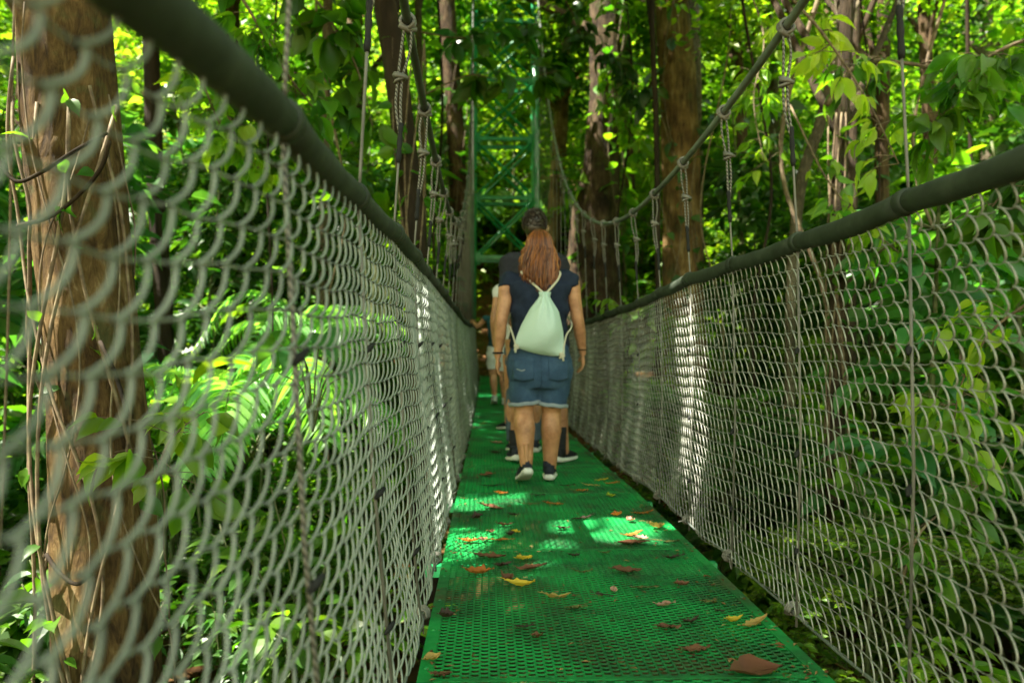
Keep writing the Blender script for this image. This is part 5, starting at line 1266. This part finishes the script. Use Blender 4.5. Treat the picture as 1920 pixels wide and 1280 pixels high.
# ---- fallen leaves on the deck
lm = {}
for nm, cols, tr in (('brown', [(.10, .045, .02), (.16, .075, .035)], .1), ('dark', [(.03, .018, .012), (.05, .03, .018)], .05), ('orange', [(.36, .12, .02), (.5, .2, .03)], .3), ('yellow', [(.62, .45, .03), (.75, .58, .06)], .35), ('ochre', [(.34, .24, .06), (.45, .32, .09)], .25), ('olive', [(.09, .10, .03), (.14, .15, .045)], .2), ('pinkish', [(.34, .19, .13), (.42, .26, .18)], .15), ('lime', [(.35, .45, .03), (.45, .55, .05)], .4)):
    lm[nm] = leafmat('fallen_' + nm, cols, tr, .6, .3, (1.2, 1.1, .8), .1)
def fallen(i, px, py, wpx, ang, colr, curl, label, wf=.4, group='fallen leaves on the green deck'):
    x, y = deck_pt(px, py); L = wpx * y / 1400; n = 11; R = np.random.default_rng(300 + i); V = []
    for q in range(n):
        t = q / (n - 1); w = wf * L * .5 * max(.03, math.sin(PI * t ** .85)) * (1 + .18 * R.normal()); yy = .06 * L * math.sin(t * 3 + i)
        lift = curl * L * ((2 * t - 1) ** 2) * .3 + .004; 
        for s in (-1, -.5, 0, .5, 1):
            V.append([(t - .5) * L, yy + s * w, lift + curl * w * 1.1 * s * s * R.uniform(.8, 1.3) + .002 * R.normal()])
    V = A(V); i_ = np.arange(n - 1)[:, None] * 5; j = np.arange(4)[None]; Q = np.stack([i_ + j, i_ + 5 + j, i_ + 6 + j, i_ + 1 + j], -1).reshape(-1, 4)
    m = MB().add(V, Q); m.add(*tube([[-L / 2, 0, V[2][2]], [-L * .62, .01 * L, V[2][2] + .003]], .0012, 4, False))
    mid = V.reshape(n, 5, 3)[:, 2] + A([0, 0, .0008]); m.add(*tube(mid, .0009, 4, False))
    o = m.build('fallen_leaf', lm[colr]); o.location = (x, y, deck_z(y) + .004); o.rotation_euler = (R.normal(0, .08), R.normal(0, .08), ang)
    tag(o, label, 'leaf', group)
FL = [(1422, 1272, 105, .1, 'brown', .35, 'crumpled brown leaf cut by the bottom edge of the photo', .8), (812, 1236, 34, .5, 'ochre', .6, 'curled tan leaf against the left edge at the bottom of the deck', .7), (828, 1264, 40, .2, 'brown', .2, 'flat brown leaf at the very bottom left of the deck', .5),
 (838, 1157, 30, .1, 'dark', .8, 'dark curled leaf at the left deck edge beside the mesh', .8), (1308, 1222, 58, .05, 'brown', .15, 'wide brown leaf lower right of the deck', .4), (1420, 1178, 66, .35, 'ochre', .45, 'long curved ochre leaf near the right deck edge', .3), (1381, 1172, 44, .45, 'yellow', .6, 'yellow-brown curled leaf left of the long ochre leaf', .4),
 (1256, 1182, 44, -.1, 'brown', .25, 'brown leaf under the dark twisted one at lower right', .4), (1298, 1172, 44, .7, 'dark', .6, 'twisted dark leaf pointing up right at lower right', .35), (1008, 1194, 22, .2, 'brown', .3, 'small pale brown scrap in the lower middle', .9), (984, 1176, 36, -.1, 'dark', .15, 'dark thin scrap above the pale brown one', .3),
 (1250, 1140, 38, -.15, 'pinkish', .4, 'pinkish tan leaf in the right half of the deck', .45), (1332, 1134, 34, .2, 'olive', .1, 'dull olive leaf right of the pinkish tan one', .35), (1352, 1152, 18, -.2, 'dark', .3, 'tiny dark scrap near the right edge', .4), (1082, 1142, 40, .1, 'olive', .15, 'flat olive brown leaf in the middle of the deck', .35),
 (1042, 1122, 56, .1, 'ochre', .5, 'crescent-shaped ochre leaf in the middle of the deck', .25), (974, 1098, 58, -.05, 'yellow', .55, 'bright yellow crescent leaf beside a brown curl', .35), (952, 1090, 32, .9, 'brown', .8, 'brown crumpled curl left of the yellow crescent leaf', .9), (1152, 1110, 26, 1.35, 'pinkish', .3, 'upright pinkish bark-like leaf in the middle', .5),
 (1212, 1106, 50, .08, 'olive', .1, 'thin grey-green leaf right of the upright one', .2), (1280, 1102, 28, .1, 'brown', .6, 'spiky brown curl in the right half', .6), (1130, 1118, 40, .05, 'dark', .1, 'thin dark leaf below the upright one', .2), (1176, 1074, 58, .05, 'brown', .3, 'broad brown wavy leaf right of centre', .45),
 (1094, 1076, 38, .15, 'olive', .4, 'thin olive leaf right of centre', .25), (900, 1076, 54, -.15, 'orange', .55, 'orange brown leaf near the left mesh', .5), (998, 1068, 58, -.08, 'brown', .35, 'long brown leaf under the yellow heart-shaped one', .3), (944, 1062, 36, .5, 'dark', .4, 'dark folded leaf left of the long brown one', .5),
 (918, 1046, 62, -.1, 'brown', .3, 'reddish brown leaf with torn edge at left centre', .35), (983, 1050, 34, .3, 'yellow', .35, 'bright yellow rounded leaf in the sun patch', .8), (1076, 1044, 24, .25, 'dark', .4, 'small dark curled leaf right of the sun patch', .35), (1134, 1040, 24, .35, 'olive', .3, 'small olive leaf right of the sun patch', .35),
 (1268, 1050, 44, .3, 'dark', .35, 'dark slim leaf near the right deck edge', .25), (1190, 1022, 62, .05, 'brown', .2, 'greyish brown leaf cluster at right of the sun patch', .4), (1204, 1014, 26, -.2, 'pinkish', .4, 'small pinkish leaf on the grey-brown cluster', .7), (1250, 1018, 52, .05, 'olive', .1, 'long thin olive blade near the right edge', .15),
 (880, 1016, 38, -.1, 'orange', .5, 'orange curled leaf at the left edge in the sun', .5), (906, 1014, 20, .6, 'pinkish', .6, 'pink curled scrap beside the orange leaf', .8), (938, 1014, 56, -.02, 'orange', .15, 'flat orange leaf in the sun patch at left', .22), (922, 1000, 18, 1.4, 'brown', .6, 'upright brown leaf above the flat orange leaf', .8), (958, 1004, 20, 1.2, 'dark', .6, 'dark upright curl beside the small yellow leaf', .8), (968, 999, 16, .1, 'yellow', .5, 'small yellow leaf at the top of the left sun patch', .7),
 (948, 986, 34, .15, 'brown', .4, 'tan crumpled leaf on the panel seam', .5), (1188, 1005, 40, .1, 'orange', .3, 'glowing orange leaf in the right sun patch', .3), (1233, 993, 36, .3, 'ochre', .7, 'spiky golden leaf in the right sun patch', .6), (1184, 980, 18, .4, 'pinkish', .6, 'pale pink folded leaf on the panel seam', .9), (1208, 966, 38, -.15, 'orange', .35, 'rust leaf near the right deck edge beyond the sun patch', .3),
 (1158, 969, 20, .2, 'orange', .7, 'small rust curl left of the rust leaf', .8), (1214, 981, 30, .25, 'olive', .2, 'thin green blade in the right sun patch', .15), (1054, 993, 30, -.1, 'dark', .35, 'dark curled leaf between the two sun patches', .4), (1096, 974, 44, .05, 'dark', .3, 'dark long leaf on the panel seam at centre', .25), (896, 973, 22, .2, 'dark', .7, 'round dark leaf near the left edge past the seam', .9),
 (922, 953, 50, -.25, 'brown', .3, 'grey-brown leaf with a stalk at left beyond the seam', .4), (962, 966, 20, 0, 'dark', .3, 'tiny dark leaf beyond the seam', .4), (1038, 947, 36, 0, 'orange', .25, 'orange-brown leaf at centre beyond the seam', .35), (994, 946, 40, .0, 'olive', .1, 'pale thin leaf left of the orange-brown one', .2), (940, 927, 24, .1, 'orange', .5, 'rust leaf behind and left of the woman', .6),
 (914, 892, 34, .1, 'brown', .3, 'brown leaf in shade left of the womans shoes', .5), (922, 912, 50, .0, 'dark', .2, 'dark stalk-like leaf left of the woman', .2), (1092, 923, 22, 0, 'orange', .4, 'orange leaf right of the woman', .5), (1146, 933, 16, .4, 'lime', .6, 'lime green leaf right of the woman', .9), (1130, 902, 24, .1, 'yellow', .3, 'yellow strip leaf right of the woman', .4),
 (1150, 908, 28, .1, 'orange', .2, 'thin orange leaf beyond the yellow strip', .3), (1110, 912, 34, .05, 'ochre', .1, 'tan stick-like leaf right of the woman', .15), (932, 832, 24, 0, 'pinkish', .4, 'pale brown leaf left of the group of feet', .6), (928, 850, 22, .2, 'dark', .3, 'dark leaf left of the group of feet', .6), (908, 795, 14, .1, 'ochre', .3, 'small tan leaf far along the left deck edge', .5),
 (1064, 912, 30, .1, 'dark', .2, 'dark thin leaf just right of the womans feet', .3), (1120, 862, 40, .1, 'olive', .1, 'thin pale stalk near the right deck edge by the man', .12), (1010, 930, 30, .2, 'dark', .2, 'dark leaf below the womans shoes', .3)]
for i, f in enumerate(FL): fallen(i, *f[:7], f[7] if False else f[6], *f[8:]) if False else fallen(i, f[0], f[1], f[2], f[3], f[4], f[5], f[6], f[7])
# red-brown leaf caught high in the right foliage
